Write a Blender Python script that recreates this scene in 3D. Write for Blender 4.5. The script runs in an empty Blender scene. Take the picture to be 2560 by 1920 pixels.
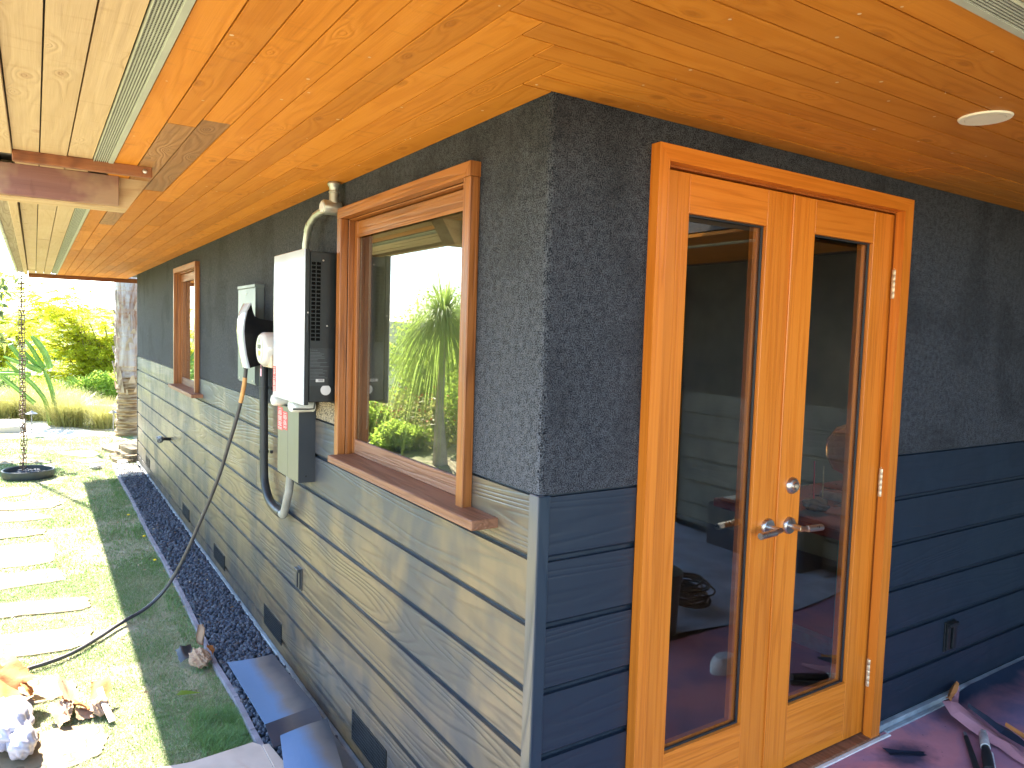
import bpy, bmesh, math, random
import numpy as np
from mathutils import Vector, Matrix

# ------------------------------------------------------------------ camera, light, exposure
S = bpy.context.scene
COL = S.collection
cam_d = bpy.data.cameras.new('camera')
cam_d.sensor_width = 36.0
cam_d.lens = 36.0 * 1837.16 / 2560.0
cam_d.clip_start = 0.02
cam_d.clip_end = 2000.0
cam = bpy.data.objects.new('camera', cam_d)
COL.objects.link(cam)
_r = Vector((0.83883242, -0.54352757, 0.0306259))
_d = Vector((-0.01088785, -0.07299621, -0.99727279))
_f = Vector((0.54428083, 0.8362113, -0.06714943))
cam.matrix_world = Matrix(((_r.x, -_d.x, -_f.x, -1.1365),
                           (_r.y, -_d.y, -_f.y, -1.5951),
                           (_r.z, -_d.z, -_f.z, 1.5725),
                           (0, 0, 0, 1)))
S.camera = cam

SUN = Vector((-0.627, 2.2, 2.4)).normalized()
world = bpy.data.worlds.new('World')
S.world = world
world.use_nodes = True
wn = world.node_tree
wn.nodes.clear()
sky = wn.nodes.new('ShaderNodeTexSky')
sky.sky_type = 'NISHITA'
sky.sun_disc = False
sky.sun_elevation = math.asin(SUN.z)
sky.sun_rotation = math.atan2(SUN.x, SUN.y)
sky.altitude = 100
sky.air_density = 1.0
sky.dust_density = 0.3
sky.ozone_density = 2.5
bgn = wn.nodes.new('ShaderNodeBackground')
bgn.inputs['Strength'].default_value = 0.125
wo = wn.nodes.new('ShaderNodeOutputWorld')
wn.links.new(sky.outputs[0], bgn.inputs[0])
wn.links.new(bgn.outputs[0], wo.inputs[0])

sl = bpy.data.lights.new('sun', 'SUN')
sl.energy = 5.0
sl.angle = math.radians(0.5)
sl.color = (1.0, 0.92, 0.78)
so = bpy.data.objects.new('sun', sl)
COL.objects.link(so)
so.rotation_euler = (-SUN).to_track_quat('-Z', 'Y').to_euler()

S.view_settings.view_transform = 'Standard'
S.view_settings.look = 'None'
S.view_settings.gamma = 1
S.view_settings.exposure = 3.08
S.view_settings.use_curve_mapping = False
S.render.engine = 'CYCLES'
S.cycles.max_bounces = 10
S.cycles.diffuse_bounces = 5
S.cycles.glossy_bounces = 5
S.cycles.transparent_max_bounces = 16

rnd = random.Random(7)
rs = np.random.RandomState(11)
H = 2.205          # soffit underside
ZS = 1.141         # top of the siding
G0, P = 0.958, 0.1883   # first groove, groove pitch
G = -0.30          # garden level
WALL_L = 9.2446

# ------------------------------------------------------------------ materials
class NT:
    def __init__(s, name):
        s.m = bpy.data.materials.new(name)
        s.m.use_nodes = True
        s.t = s.m.node_tree
        s.t.nodes.clear()
        s.out = s.t.nodes.new('ShaderNodeOutputMaterial')
    def n(s, typ, ins=None, **props):
        nd = s.t.nodes.new(typ)
        for k, v in props.items():
            setattr(nd, k, v)
        for k, v in (ins or {}).items():
            s.set(nd.inputs[k], v)
        return nd
    def set(s, sock, v):
        if isinstance(v, bpy.types.NodeSocket):
            s.t.links.new(v, sock)
        elif isinstance(v, bpy.types.Node):
            s.t.links.new(v.outputs[0], sock)
        else:
            if hasattr(sock.default_value, '__len__') and len(sock.default_value) == 4 and len(v) == 3:
                v = tuple(v) + (1,)
            sock.default_value = v
    def math(s, op, a, b=0.0, c=0.0, clamp=False):
        nd = s.n('ShaderNodeMath', {0: a, 1: b, 2: c}, operation=op)
        nd.use_clamp = clamp
        return nd.outputs[0]
    def mix(s, f, a, b, mode='MIX'):
        nd = s.t.nodes.new('ShaderNodeMix')
        nd.data_type = 'RGBA'
        nd.blend_type = mode
        s.set(nd.inputs[0], f); s.set(nd.inputs[6], a); s.set(nd.inputs[7], b)
        return nd.outputs[2]
    def ramp(s, f, stops):
        nd = s.n('ShaderNodeValToRGB', {0: f})
        e = nd.color_ramp.elements
        while len(e) < len(stops):
            e.new(0.5)
        for i, (p, c) in enumerate(stops):
            e[i].position = p
            e[i].color = tuple(c) + (1,) if not isinstance(c, (int, float)) else (c, c, c, 1)
        return nd.outputs[0]
    def noise(s, vec, scale, detail=2.0, rough=0.5, dist=0.0):
        nd = s.n('ShaderNodeTexNoise', {'Vector': vec, 'Scale': scale, 'Detail': detail, 'Roughness': rough, 'Distortion': dist})
        return nd.outputs[0]
    def coord(s, sx=1, sy=1, sz=1, rand=False):
        tc = s.n('ShaderNodeTexCoord').outputs['Object']
        if rand:
            oi = s.n('ShaderNodeObjectInfo').outputs['Random']
            v = s.n('ShaderNodeCombineXYZ', {0: s.math('MULTIPLY', oi, 37.0), 1: s.math('MULTIPLY', oi, 91.0), 2: s.math('MULTIPLY', oi, 53.0)})
            tc = s.n('ShaderNodeVectorMath', {0: tc, 1: v}, operation='ADD').outputs[0]
        mp = s.n('ShaderNodeMapping', {'Vector': tc, 'Scale': (sx, sy, sz)})
        return mp.outputs[0]
    def bump(s, h, strength, dist):
        return s.n('ShaderNodeBump', {'Height': h, 'Strength': strength, 'Distance': dist}).outputs[0]
    def bsdf(s, base, rough=0.5, spec=0.5, normal=None, metal=0.0, ior=1.5, coat=0.0, coat_rough=0.1, trans=0.0, sheen=0.0):
        b = s.n('ShaderNodeBsdfPrincipled', {'Base Color': base, 'Roughness': rough, 'Specular IOR Level': spec,
                'Metallic': metal, 'IOR': ior, 'Coat Weight': coat, 'Coat Roughness': coat_rough, 'Transmission Weight': trans})
        if normal is not None:
            s.set(b.inputs['Normal'], normal)
        s.t.links.new(b.outputs[0], s.out.inputs[0])
        return b

def plain(name, col, rough=0.5, spec=0.5, metal=0.0, nscale=30, amt=0.15, bump=0.0, bscale=200, coat=0.0):
    t = NT(name)
    c = t.coord()
    nz = t.noise(c, nscale, 3)
    f = t.ramp(nz, [(0.3, 0.0), (0.7, 1.0)])
    a = tuple(x * (1 - amt) for x in col); b = tuple(min(1, x * (1 + amt)) for x in col)
    nm = t.bump(t.noise(c, bscale, 3), bump, 0.002) if bump else None
    t.bsdf(t.mix(f, a, b), t.math('MULTIPLY_ADD', nz, 0.2, rough - 0.1), spec, nm, metal, coat=coat)
    return t.m

def wood(name, dark, mid, light, axis, rough=0.45, spec=0.5, bump=0.35, rings=9.0, across=5.5, contrast=1.0, ior=1.5, speck=0.0, var=0.5, knots=True, coat=0.0, blotch=None, kk=0.075, bigf=0.45, plane='xy'):
    t = NT(name)
    k = kk
    sc = [1, 1, 1]; sc['xyz'.index(axis)] = k
    c = t.coord(*sc, rand=True)
    n1 = t.noise(c, across, 2.5, 0.45, 0.25)
    kd = None
    if knots:
        kc = [1, 1, 1]; kc['xyz'.index(axis)] = 0.5
        kv = t.coord(*kc, rand=True)
        if plane == 'xy': kv = t.n('ShaderNodeMapping', {'Vector': kv, 'Scale': (1, 1, 0)}).outputs[0]
        vd = t.n('ShaderNodeTexVoronoi', {'Vector': kv, 'Scale': 5.0}, voronoi_dimensions='2D')
        kd = vd.outputs['Distance']
        n1 = t.math('ADD', n1, t.math('MULTIPLY', t.math('POWER', 2.718, t.math('MULTIPLY', kd, -9.0)), 0.35))
    sc2 = [1, 1, 1]; sc2['xyz'.index(axis)] = 0.022
    c2 = t.coord(*sc2, rand=True)
    fib = t.noise(c2, 210, 3, 0.6)
    mid_n = t.noise(c2, 30, 2, 0.5)
    ring = t.math('SINE', t.math('MULTIPLY', t.math('ADD', n1, t.math('MULTIPLY', mid_n, 0.03)), rings * 6.2832))
    ring01 = t.math('MULTIPLY_ADD', ring, 0.5, 0.5)
    rp = t.math('POWER', ring01, 1.6)
    g = t.math('ADD', t.math('MULTIPLY', rp, 0.55 * contrast), t.math('MULTIPLY', fib, 0.5))
    sc3 = [1, 1, 1]; sc3['xyz'.index(axis)] = 0.3
    big = t.noise(t.coord(*sc3, rand=True), 4.0, 3, 0.55)
    g = t.math('ADD', g, t.math('MULTIPLY_ADD', big, bigf, -bigf / 2))
    col = t.ramp(g, [(0.12, light), (0.48, mid), (0.95, dark)])
    oi = t.n('ShaderNodeObjectInfo').outputs['Random']
    col = t.mix(t.math('MULTIPLY', oi, var), col, t.mix(1.0, col, (0.50, 0.46, 0.42), 'MULTIPLY'))
    smc = [9, 9, 9]; smc['xyz'.index(axis)] = 30
    smud = t.ramp(t.noise(t.coord(*smc, rand=True), 1.0, 3, 0.55), [(0.60, 0.0), (0.74, 1.0)])
    if knots:
        col = t.mix(t.math('MULTIPLY', smud, 0.4), col, dark)
        kn = t.ramp(kd, [(0.0, 1.0), (0.04, 0.85), (0.085, 0.0)])
        sel = t.math('GREATER_THAN', t.n('ShaderNodeSeparateColor', {0: vd.outputs['Color']}).outputs[0], 0.45)
        col = t.mix(t.math('MULTIPLY', t.math('MULTIPLY', kn, 0.75), sel), col, dark)
    if speck:
        vo2 = t.n('ShaderNodeTexVoronoi', {'Vector': t.coord(1, 1, 0, rand=True), 'Scale': 9.0}, voronoi_dimensions='2D')
        ck = t.n('ShaderNodeSeparateColor', {0: vo2.outputs['Color']}).outputs
        sp = t.math('MULTIPLY', t.math('LESS_THAN', vo2.outputs['Distance'], t.math('MULTIPLY', ck[1], 0.045)), t.math('GREATER_THAN', ck[0], 0.6))
        col = t.mix(t.math('MULTIPLY', sp, speck), col, (0.75, 0.66, 0.45))
    if blotch:
        bn = t.noise(t.coord(1, 1, 1, rand=True), 3.0, 4, 0.6)
        col = t.mix(t.ramp(bn, [(0.5, 0.0), (0.62, 1.0)]), col, blotch)
    hgt = t.math('ADD', t.math('MULTIPLY', rp, -0.7), t.math('MULTIPLY', fib, -0.5))
    nm = t.bump(hgt, bump, 0.004)
    t.bsdf(col, t.math('MULTIPLY_ADD', big, 0.25, rough - 0.12), spec, nm, ior=ior, coat=coat)
    return t.m

def siding_paint(name, axis, A, B, dark, ior, r0, linef, bs=0.45):
    """charcoal satin paint over rough-sawn boards; spray patches differ in colour and gloss, with the light of each side painted in"""
    t = NT(name)
    sc = [1, 1, 1]; sc['xyz'.index(axis)] = 0.085
    n1 = t.noise(t.coord(*sc, rand=True), 5.0, 2.0, 0.4, 0.2)
    sc2 = [1, 1, 1]; sc2['xyz'.index(axis)] = 0.025
    fib = t.noise(t.coord(*sc2, rand=True), 170, 3, 0.6)
    ring = t.math('SINE', t.math('MULTIPLY', n1, 21 * 6.2832))
    r01 = t.math('POWER', t.math('MULTIPLY_ADD', ring, 0.5, 0.5), 3.0)
    pat = t.noise(t.coord(1.0, 1.0, 0.75, rand=False), 2.1, 4, 0.58, 0.25)
    zc = t.n('ShaderNodeSeparateXYZ', {0: t.n('ShaderNodeTexCoord').outputs['Object']}).outputs[2]
    top = t.n('ShaderNodeMapRange', {0: zc, 1: 0.55, 2: 1.05, 3: 0.0, 4: 0.10}).outputs[0]
    pat = t.math('ADD', pat, top)
    pf = t.ramp(pat, [(0.44, 0.0), (0.64, 1.0)])
    base = t.mix(pf, A, B)
    oi = t.n('ShaderNodeObjectInfo').outputs['Random']
    base = t.mix(t.math('MULTIPLY', oi, 0.25), base, B)
    wet = t.noise(t.coord(*sc, rand=True), 1.1, 2, 0.5)
    base = t.mix(t.math('MULTIPLY', t.math('MULTIPLY', r01, t.ramp(wet, [(0.35, 0.35), (0.6, 1.0)])), linef), base, dark)
    hgt = t.math('ADD', t.math('MULTIPLY', r01, -0.8), t.math('MULTIPLY', fib, -0.35))
    nm = t.bump(hgt, bs, 0.004)
    rg = t.math('ADD', t.math('MULTIPLY_ADD', pf, 0.15, r0), t.math('MULTIPLY', fib, 0.1))
    t.bsdf(base, rg, 0.5, nm, ior=ior)
    return t.m

M = {}
OD, OM, OL = (0.36, 0.118, 0.009), (0.60, 0.208, 0.016), (0.68, 0.26, 0.028)
M['soffit_y'] = wood('orange_stained_cedar_lengthwise', OD, OM, OL, 'y', 0.6, 0.25, 0.18, 9, 9, 0.38, speck=0.6, bigf=0.6)
M['soffit_x'] = wood('orange_stained_cedar_crosswise', OD, OM, OL, 'x', 0.48, 0.4, 0.14, 8, 9, 0.5, speck=0.7, bigf=0.6)
M['soffit_dull'] = wood('brown_weathered_soffit', (0.22, 0.10, 0.03), (0.36, 0.165, 0.05), (0.44, 0.21, 0.07), 'y', 0.5, 0.4, 0.3, 12, 8, 0.6)
M['cream_y'] = wood('bleached_bounce_lit_soffit', (0.38, 0.22, 0.11), (0.55, 0.38, 0.20), (0.62, 0.45, 0.26), 'y', 0.55, 0.3, 0.3, 9, 8, 0.15, var=0.25)  # same wood as the orange planks; paler mostly from bounced light, partly bleached
M['cream_x'] = wood('bleached_bounce_lit_trim', (0.38, 0.22, 0.11), (0.55, 0.38, 0.20), (0.62, 0.45, 0.26), 'x', 0.55, 0.3, 0.3, 9, 6, 0.7, var=0.1)  # matching cream for crosswise boards, bounced light included in the colour
M['grey_y'] = wood('weathered_eave_board', (0.16, 0.12, 0.08), (0.32, 0.26, 0.18), (0.45, 0.38, 0.28), 'y', 0.7, 0.2, 0.5, 10, 8, 0.4)
M['batten'] = wood('dark_red_stained_batten', (0.12, 0.035, 0.012), (0.25, 0.08, 0.025), (0.33, 0.12, 0.04), 'x', 0.5, 0.4, 0.5, 6, 8, 0.7)
M['beam_face'] = wood('flaking_maroon_beam_paint', (0.13, 0.05, 0.045), (0.22, 0.10, 0.085), (0.26, 0.12, 0.10), 'x', 0.6, 0.3, 0.4, 6, 9, 0.5, blotch=(0.34, 0.21, 0.13))
CD, CM, CLt = (0.10, 0.028, 0.006), (0.25, 0.080, 0.014), (0.33, 0.115, 0.024)
for ax in 'xyz':
    M['case_' + ax] = wood('red_cedar_window_trim_' + ax, CD, CM, CLt, ax, 0.4, 0.5, 0.25, 5, 30, 0.7, knots=False, var=0.2, kk=0.035, bigf=0.3)
DD, DM, DL = (0.38, 0.098, 0.008), (0.62, 0.172, 0.013), (0.70, 0.215, 0.022)
for ax in 'xz':
    M['door_' + ax] = wood('varnished_fir_' + ax, DD, DM, DL, ax, 0.34, 0.5, 0.10, 4, 38, 0.6, knots=False, var=0.25, kk=0.028, bigf=0.4)
M['jamb'] = wood('darker_fir_jamb', (0.2, 0.05, 0.008), (0.38, 0.10, 0.015), (0.46, 0.135, 0.022), 'z', 0.35, 0.5, 0.1, 4, 34, 0.6, knots=False, kk=0.03, bigf=0.3)
M['sill'] = wood('worn_brown_sill', (0.10, 0.045, 0.022), (0.23, 0.10, 0.05), (0.31, 0.15, 0.085), 'y', 0.55, 0.4, 0.4, 6, 26, 0.6, knots=False, kk=0.04)
M['side_y'] = siding_paint('lit_side_siding', 'y', (0.150, 0.106, 0.060), (0.036, 0.039, 0.049), (0.014, 0.019, 0.028), 1.65, 0.30, 0.48)  # pale copy of the siding paint; tan holds the sunlit lawn's sheen
M['side_w'] = siding_paint('wing_siding', 'y', (0.085, 0.09, 0.085), (0.05, 0.06, 0.065), (0.03, 0.04, 0.05), 1.5, 0.4, 0.3)
M['side_x'] = siding_paint('shaded_side_siding', 'x', (0.010, 0.020, 0.034), (0.007, 0.015, 0.028), (0.005, 0.010, 0.019), 1.45, 0.36, 0.2, 0.16)  # dark copy of the same siding paint, door-side shade in the colour
M['side_z'] = siding_paint('lit_side_corner_trim', 'z', (0.12, 0.10, 0.075), (0.07, 0.075, 0.095), (0.02, 0.03, 0.04), 1.7, 0.35, 0.9)  # trim on the yard side, its brighter light painted in
M['side_zx'] = siding_paint('shaded_side_corner_trim', 'z', (0.014, 0.026, 0.042), (0.010, 0.022, 0.036), (0.006, 0.014, 0.024), 1.45, 0.36, 0.2, 0.2)  # same trim paint darkened for the shaded door side
M['groove'] = plain('dark_navy_groove', (0.012, 0.02, 0.03), 0.35, 0.6)

def stucco():
    t = NT('charcoal_rough_stucco')
    c = t.coord()
    a = t.noise(c, 260, 3, 0.65)
    m_ = t.noise(c, 48, 3, 0.7)
    b = t.noise(c, 420, 2, 0.5)
    big = t.noise(c, 1.6, 3, 0.6)
    mixn = t.math('ADD', t.math('MULTIPLY', a, 0.76), t.math('MULTIPLY', m_, 0.24))
    f = t.ramp(mixn, [(0.42, 0.0), (0.57, 1.0)])
    col = t.mix(f, (0.004, 0.006, 0.010), (0.092, 0.097, 0.108))
    streak = t.noise(t.coord(5, 5, 0.35), 1.5, 4, 0.6)
    col = t.mix(t.math('MULTIPLY', t.ramp(streak, [(0.45, 0.0), (0.72, 1.0)]), 0.22), col, (0.07, 0.07, 0.075))
    col = t.mix(t.math('MULTIPLY', t.ramp(big, [(0.52, 0.0), (0.6, 1.0)]), 0.35), col, (0.012, 0.013, 0.015))
    # pale sheen painted into the colour on the lower part of the corner
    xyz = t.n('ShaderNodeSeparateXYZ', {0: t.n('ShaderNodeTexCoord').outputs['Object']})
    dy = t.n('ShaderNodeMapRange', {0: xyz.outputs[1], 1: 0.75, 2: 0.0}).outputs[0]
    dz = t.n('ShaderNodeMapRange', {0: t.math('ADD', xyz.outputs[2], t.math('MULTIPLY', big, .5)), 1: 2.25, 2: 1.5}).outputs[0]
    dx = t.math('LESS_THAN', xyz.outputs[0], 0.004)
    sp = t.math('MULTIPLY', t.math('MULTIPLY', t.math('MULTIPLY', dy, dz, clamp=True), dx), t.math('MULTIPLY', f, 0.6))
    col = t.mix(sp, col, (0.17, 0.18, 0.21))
    h = t.math('ADD', t.math('ADD', a, t.math('MULTIPLY', b, 0.35)), t.math('MULTIPLY', m_, 0.3))
    t.bsdf(col, 0.75, 0.18, t.bump(h, 0.9, 0.008), ior=1.4)
    return t.m
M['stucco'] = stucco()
def stucco_bare():
    t = NT('unpainted_speckled_stucco')
    c = t.coord()
    a = t.noise(c, 170, 3, 0.6)
    col = t.ramp(a, [(0.42, (0.05, 0.045, 0.04)), (0.52, (0.32, 0.26, 0.18)), (0.7, (0.5, 0.42, 0.3))])
    t.bsdf(col, 0.8, 0.2, t.bump(a, 0.8, 0.006))
    return t.m
M['stucco_bare'] = stucco_bare()
M['metal'] = plain('galvanised_conduit', (0.42, 0.43, 0.38), 0.38, 0.5, 0.75, 25, 0.12)
M['nickel'] = plain('brushed_nickel', (0.55, 0.52, 0.48), 0.3, 0.5, 1.0, 60, 0.08)
M['brass'] = plain('worn_brass', (0.62, 0.48, 0.30), 0.45, 0.5, 0.5, 40, 0.3)
M['vent'] = plain('sage_painted_vent', (0.42, 0.44, 0.35), 0.45, 0.4, 0.0, 10, 0.08)
def slots(name, ax):
    t = NT(name)
    c = t.n('ShaderNodeSeparateXYZ', {0: t.n('ShaderNodeTexCoord').outputs['Object']})
    v = c.outputs['xyz'.index(ax)]
    f = t.math('LESS_THAN', t.math('FRACT', t.math('MULTIPLY', v, 95.0)), 0.62)
    col = t.mix(f, (0.42, 0.44, 0.35), (0.015, 0.014, 0.012))
    t.bsdf(col, 0.6, 0.3)
    return t.m
M['slots_y'] = slots('perforated_vent_slots_y', 'y')
M['slots_x'] = slots('perforated_vent_slots_x', 'x')
M['white_gloss'] = plain('glossy_white_enamel', (0.44, 0.47, 0.54), 0.12, 0.5, 0, 5, 0.02, coat=0.6)
M['white_plastic'] = plain('white_plastic', (0.55, 0.55, 0.55), 0.3, 0.5, 0, 20, 0.05)
M['cream_light'] = plain('cream_light_trim', (0.88, 0.83, 0.62), 0.4, 0.4, 0, 20, 0.04)
M['black'] = plain('black_powder_coat', (0.007, 0.009, 0.010), 0.42, 0.5, 0, 30, 0.2)
M['black_gloss'] = plain('black_gloss_plastic', (0.006, 0.006, 0.007), 0.2, 0.5, 0, 30, 0.2)
M['void'] = plain('unlit_black_interior', (0.003, 0.003, 0.003), 0.9, 0.1)
M['label_dark'] = plain('dark_grey_rating_label', (0.014, 0.018, 0.022), 0.35, 0.5)
M['print'] = plain('pale_grey_print', (0.10, 0.11, 0.12), 0.6, 0.2)
M['print_faint'] = plain('faint_grey_print', (0.45, 0.47, 0.5), 0.4, 0.3)
M['red'] = plain('red_warning_label', (0.75, 0.02, 0.05), 0.4, 0.4, 0, 20, 0.05)
M['yellow'] = plain('yellow_label', (0.8, 0.75, 0.08), 0.4, 0.4)
M['pink'] = plain('pink_tag', (0.8, 0.4, 0.5), 0.5, 0.3)
M['panel_grey'] = plain('sage_grey_enclosure', (0.12, 0.145, 0.15), 0.4, 0.5, 0, 6, 0.05)
M['raceway'] = plain('grey_green_raceway', (0.12, 0.125, 0.095), 0.38, 0.5, 0, 4, 0.12)
M['race_dark'] = plain('charcoal_raceway_paint', (0.03, 0.035, 0.042), 0.35, 0.5, 0, 4, 0.12)
M['meter_glass'] = plain('meter_cover', (0.6, 0.58, 0.54), 0.15, 0.5, 0, 8, 0.12, coat=0.4)
M['meter_face'] = plain('meter_face', (0.55, 0.53, 0.46), 0.3, 0.5, 0, 60, 0.25)
M['tan_label'] = plain('tan_meter_base', (0.62, 0.5, 0.36), 0.5, 0.3, 0, 60, 0.15)
M['pvc'] = plain('grey_conduit_body', (0.62, 0.62, 0.58), 0.25, 0.5, 0, 30, 0.15)
M['black_rubber'] = plain('black_rubber', (0.02, 0.022, 0.024), 0.45, 0.4, 0, 20, 0.2)
M['hose'] = plain('grey_black_cable', (0.06, 0.058, 0.065), 0.4, 0.5, 0, 20, 0.2)
M['hose_paint'] = plain('orange_tape_on_cable', (0.55, 0.28, 0.1), 0.5, 0.4, 0, 20, 0.2)
M['grey_flex'] = plain('grey_flexible_conduit', (0.22, 0.22, 0.2), 0.4, 0.5, 0, 20, 0.15)
M['flash'] = plain('blue_grey_flashing', (0.28, 0.32, 0.34), 0.5, 0.4, 0, 12, 0.25, 0.3, 60)
M['white_trim'] = plain('chipped_white_edge', (0.7, 0.68, 0.64), 0.6, 0.3, 0, 25, 0.12, 0.4, 80)
M['interior'] = plain('dim_interior_wall', (0.42, 0.37, 0.27), 0.8, 0.2, 0, 3, 0.2)
M['interior_floor'] = plain('dark_brown_floor', (0.08, 0.045, 0.035), 0.35, 0.5, 0, 3, 0.3)
M['roof'] = plain('dark_roof', (0.12, 0.11, 0.1), 0.9, 0.1)
M['teal'] = plain('teal_steel_leg', (0.06, 0.50, 0.52), 0.4, 0.5)
M['desk'] = plain('dark_red_desk_top', (0.30, 0.06, 0.03), 0.3, 0.5, 0, 6, 0.3)
M['drift'] = plain('knotted_driftwood', (0.2, 0.09, 0.045), 0.7, 0.3, 0, 20, 0.5, 0.8, 60)
M['paper_roll'] = plain('pinkish_paper_roll', (0.62, 0.5, 0.46), 0.7, 0.2)
M['canvas'] = plain('stained_canvas_drop_cloth', (0.30, 0.34, 0.38), 0.9, 0.1, 0, 6, 0.3, 0.5, 40)
M['bucket'] = plain('dark_green_bucket', (0.03, 0.05, 0.045), 0.3, 0.5)
M['shoe'] = plain('white_canvas_shoe', (0.6, 0.58, 0.56), 0.7, 0.2)
M['rope'] = plain('dark_brown_coil', (0.03, 0.018, 0.012), 0.6, 0.3)
M['cloth'] = plain('grey_plastic_wrap', (0.16, 0.17, 0.18), 0.35, 0.5, 0, 30, 0.5)
M['edging'] = plain('weathered_bender_board', (0.26, 0.24, 0.27), 0.8, 0.2, 0, 12, 0.25, 0.6, 70)
M['planter'] = plain('charcoal_dish', (0.045, 0.055, 0.06), 0.5, 0.4, 0, 10, 0.2)
M['copper'] = plain('tarnished_copper', (0.14, 0.085, 0.055), 0.5, 0.5, 0.2, 30, 0.3)
M['lamp_grey'] = plain('grey_path_lamp_metal', (0.2, 0.21, 0.24), 0.4, 0.5, 0.3)
M['concrete'] = plain('pale_concrete', (0.52, 0.49, 0.45), 0.85, 0.2, 0, 3, 0.06, 0.3, 60)
M['rail'] = plain('galvanised_rail', (0.6, 0.6, 0.6), 0.4, 0.5, 0.5)

def glass(name, tint, boost):
    t = NT(name)
    bf = t.n('ShaderNodeNewGeometry').outputs['Backfacing']
    fr = t.n('ShaderNodeFresnel', {'IOR': t.math('MULTIPLY_ADD', bf, 1 / 1.52 - 1.52, 1.52)}).outputs[0]
    f = t.math('MULTIPLY_ADD', fr, boost, 0.02, clamp=True)
    tr = t.n('ShaderNodeBsdfTransparent', {0: tint})
    gl = t.n('ShaderNodeBsdfGlossy', {'Color': (1, 1, 1, 1), 'Roughness': 0.0})
    mx = t.n('ShaderNodeMixShader', {0: f})
    t.t.links.new(tr.outputs[0], mx.inputs[1]); t.t.links.new(gl.outputs[0], mx.inputs[2])
    t.t.links.new(mx.outputs[0], t.out.inputs[0])
    return t.m
M['glass_win'] = glass('window_glass', (0.6, 0.62, 0.58), 1.6)
M['glass_door'] = glass('door_glass', (0.93, 0.94, 0.90), 1.5)
def amber():
    t = NT('amber_glass')
    t.bsdf((0.9, 0.38, 0.12), 0.05, 0.5, t.bump(t.noise(t.coord(), 18, 2), 0.5, 0.01), trans=0.7)
    return t.m
M['amber'] = amber()

def leafmat(name, cols, trans_col, tf=0.5, rough=0.45):
    t = NT(name)
    r = t.n('ShaderNodeNewGeometry').outputs['Random Per Island']
    st = [(i / (len(cols) - 1) if len(cols) > 1 else 0, c) for i, c in enumerate(cols)]
    col = t.ramp(r, st)
    p = t.n('ShaderNodeBsdfPrincipled', {'Base Color': col, 'Roughness': rough, 'Specular IOR Level': 0.4})
    tc = t.mix(0.5, col, trans_col)
    tr = t.n('ShaderNodeBsdfTranslucent', {0: tc})
    mx = t.n('ShaderNodeMixShader', {0: tf})
    t.t.links.new(p.outputs[0], mx.inputs[1]); t.t.links.new(tr.outputs[0], mx.inputs[2])
    t.t.links.new(mx.outputs[0], t.out.inputs[0])
    return t.m
M['leaf_yellow'] = leafmat('feathery_yellow_leaves', [(0.38, 0.42, 0.03), (0.52, 0.50, 0.03), (0.30, 0.40, 0.05)], (0.85, 0.85, 0.04), 0.7)
M['leaf_green'] = leafmat('bright_green_leaves', [(0.14, 0.25, 0.05), (0.24, 0.36, 0.06), (0.34, 0.42, 0.07)], (0.65, 0.85, 0.12), 0.68)
M['leaf_dark'] = leafmat('dark_green_leaves', [(0.06, 0.13, 0.05), (0.11, 0.2, 0.07), (0.17, 0.26, 0.07)], (0.4, 0.6, 0.12), 0.5)
M['leaf_fig'] = leafmat('broad_blue_green_leaves', [(0.06, 0.13, 0.10), (0.10, 0.18, 0.14), (0.3, 0.32, 0.04)], (0.5, 0.55, 0.06), 0.4, 0.3)
M['leaf_palm'] = leafmat('palm_fronds', [(0.14, 0.25, 0.06), (0.22, 0.34, 0.08), (0.34, 0.40, 0.10)], (0.6, 0.75, 0.15), 0.65)
M['straw'] = leafmat('dry_grass_blades', [(0.30, 0.30, 0.10), (0.46, 0.42, 0.18), (0.22, 0.28, 0.08)], (0.6, 0.55, 0.15), 0.4)
M['lawn'] = leafmat('short_lawn_blades', [(0.12, 0.22, 0.07), (0.19, 0.27, 0.10), (0.36, 0.37, 0.20), (0.52, 0.49, 0.33)], (0.4, 0.5, 0.1), 0.25)
M['lawn_green'] = leafmat('green_lawn_tufts', [(0.09, 0.20, 0.06), (0.14, 0.27, 0.08), (0.20, 0.32, 0.10)], (0.3, 0.5, 0.08), 0.3)
M['flower'] = plain('small_red_flowers', (0.7, 0.12, 0.06), 0.6, 0.2)
M['yellow_flower'] = plain('dandelion', (0.85, 0.6, 0.02), 0.6, 0.2)
M['bark'] = plain('brown_bark', (0.2, 0.14, 0.09), 0.9, 0.1, 0, 14, 0.4, 0.8, 50)
M['bark_pale'] = plain('pale_palm_bark', (0.42, 0.36, 0.3), 0.8, 0.2, 0, 8, 0.25, 0.7, 40)
M['cactus'] = plain('ribbed_cactus_skin', (0.16, 0.30, 0.05), 0.5, 0.4, 0, 8, 0.25)

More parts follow.
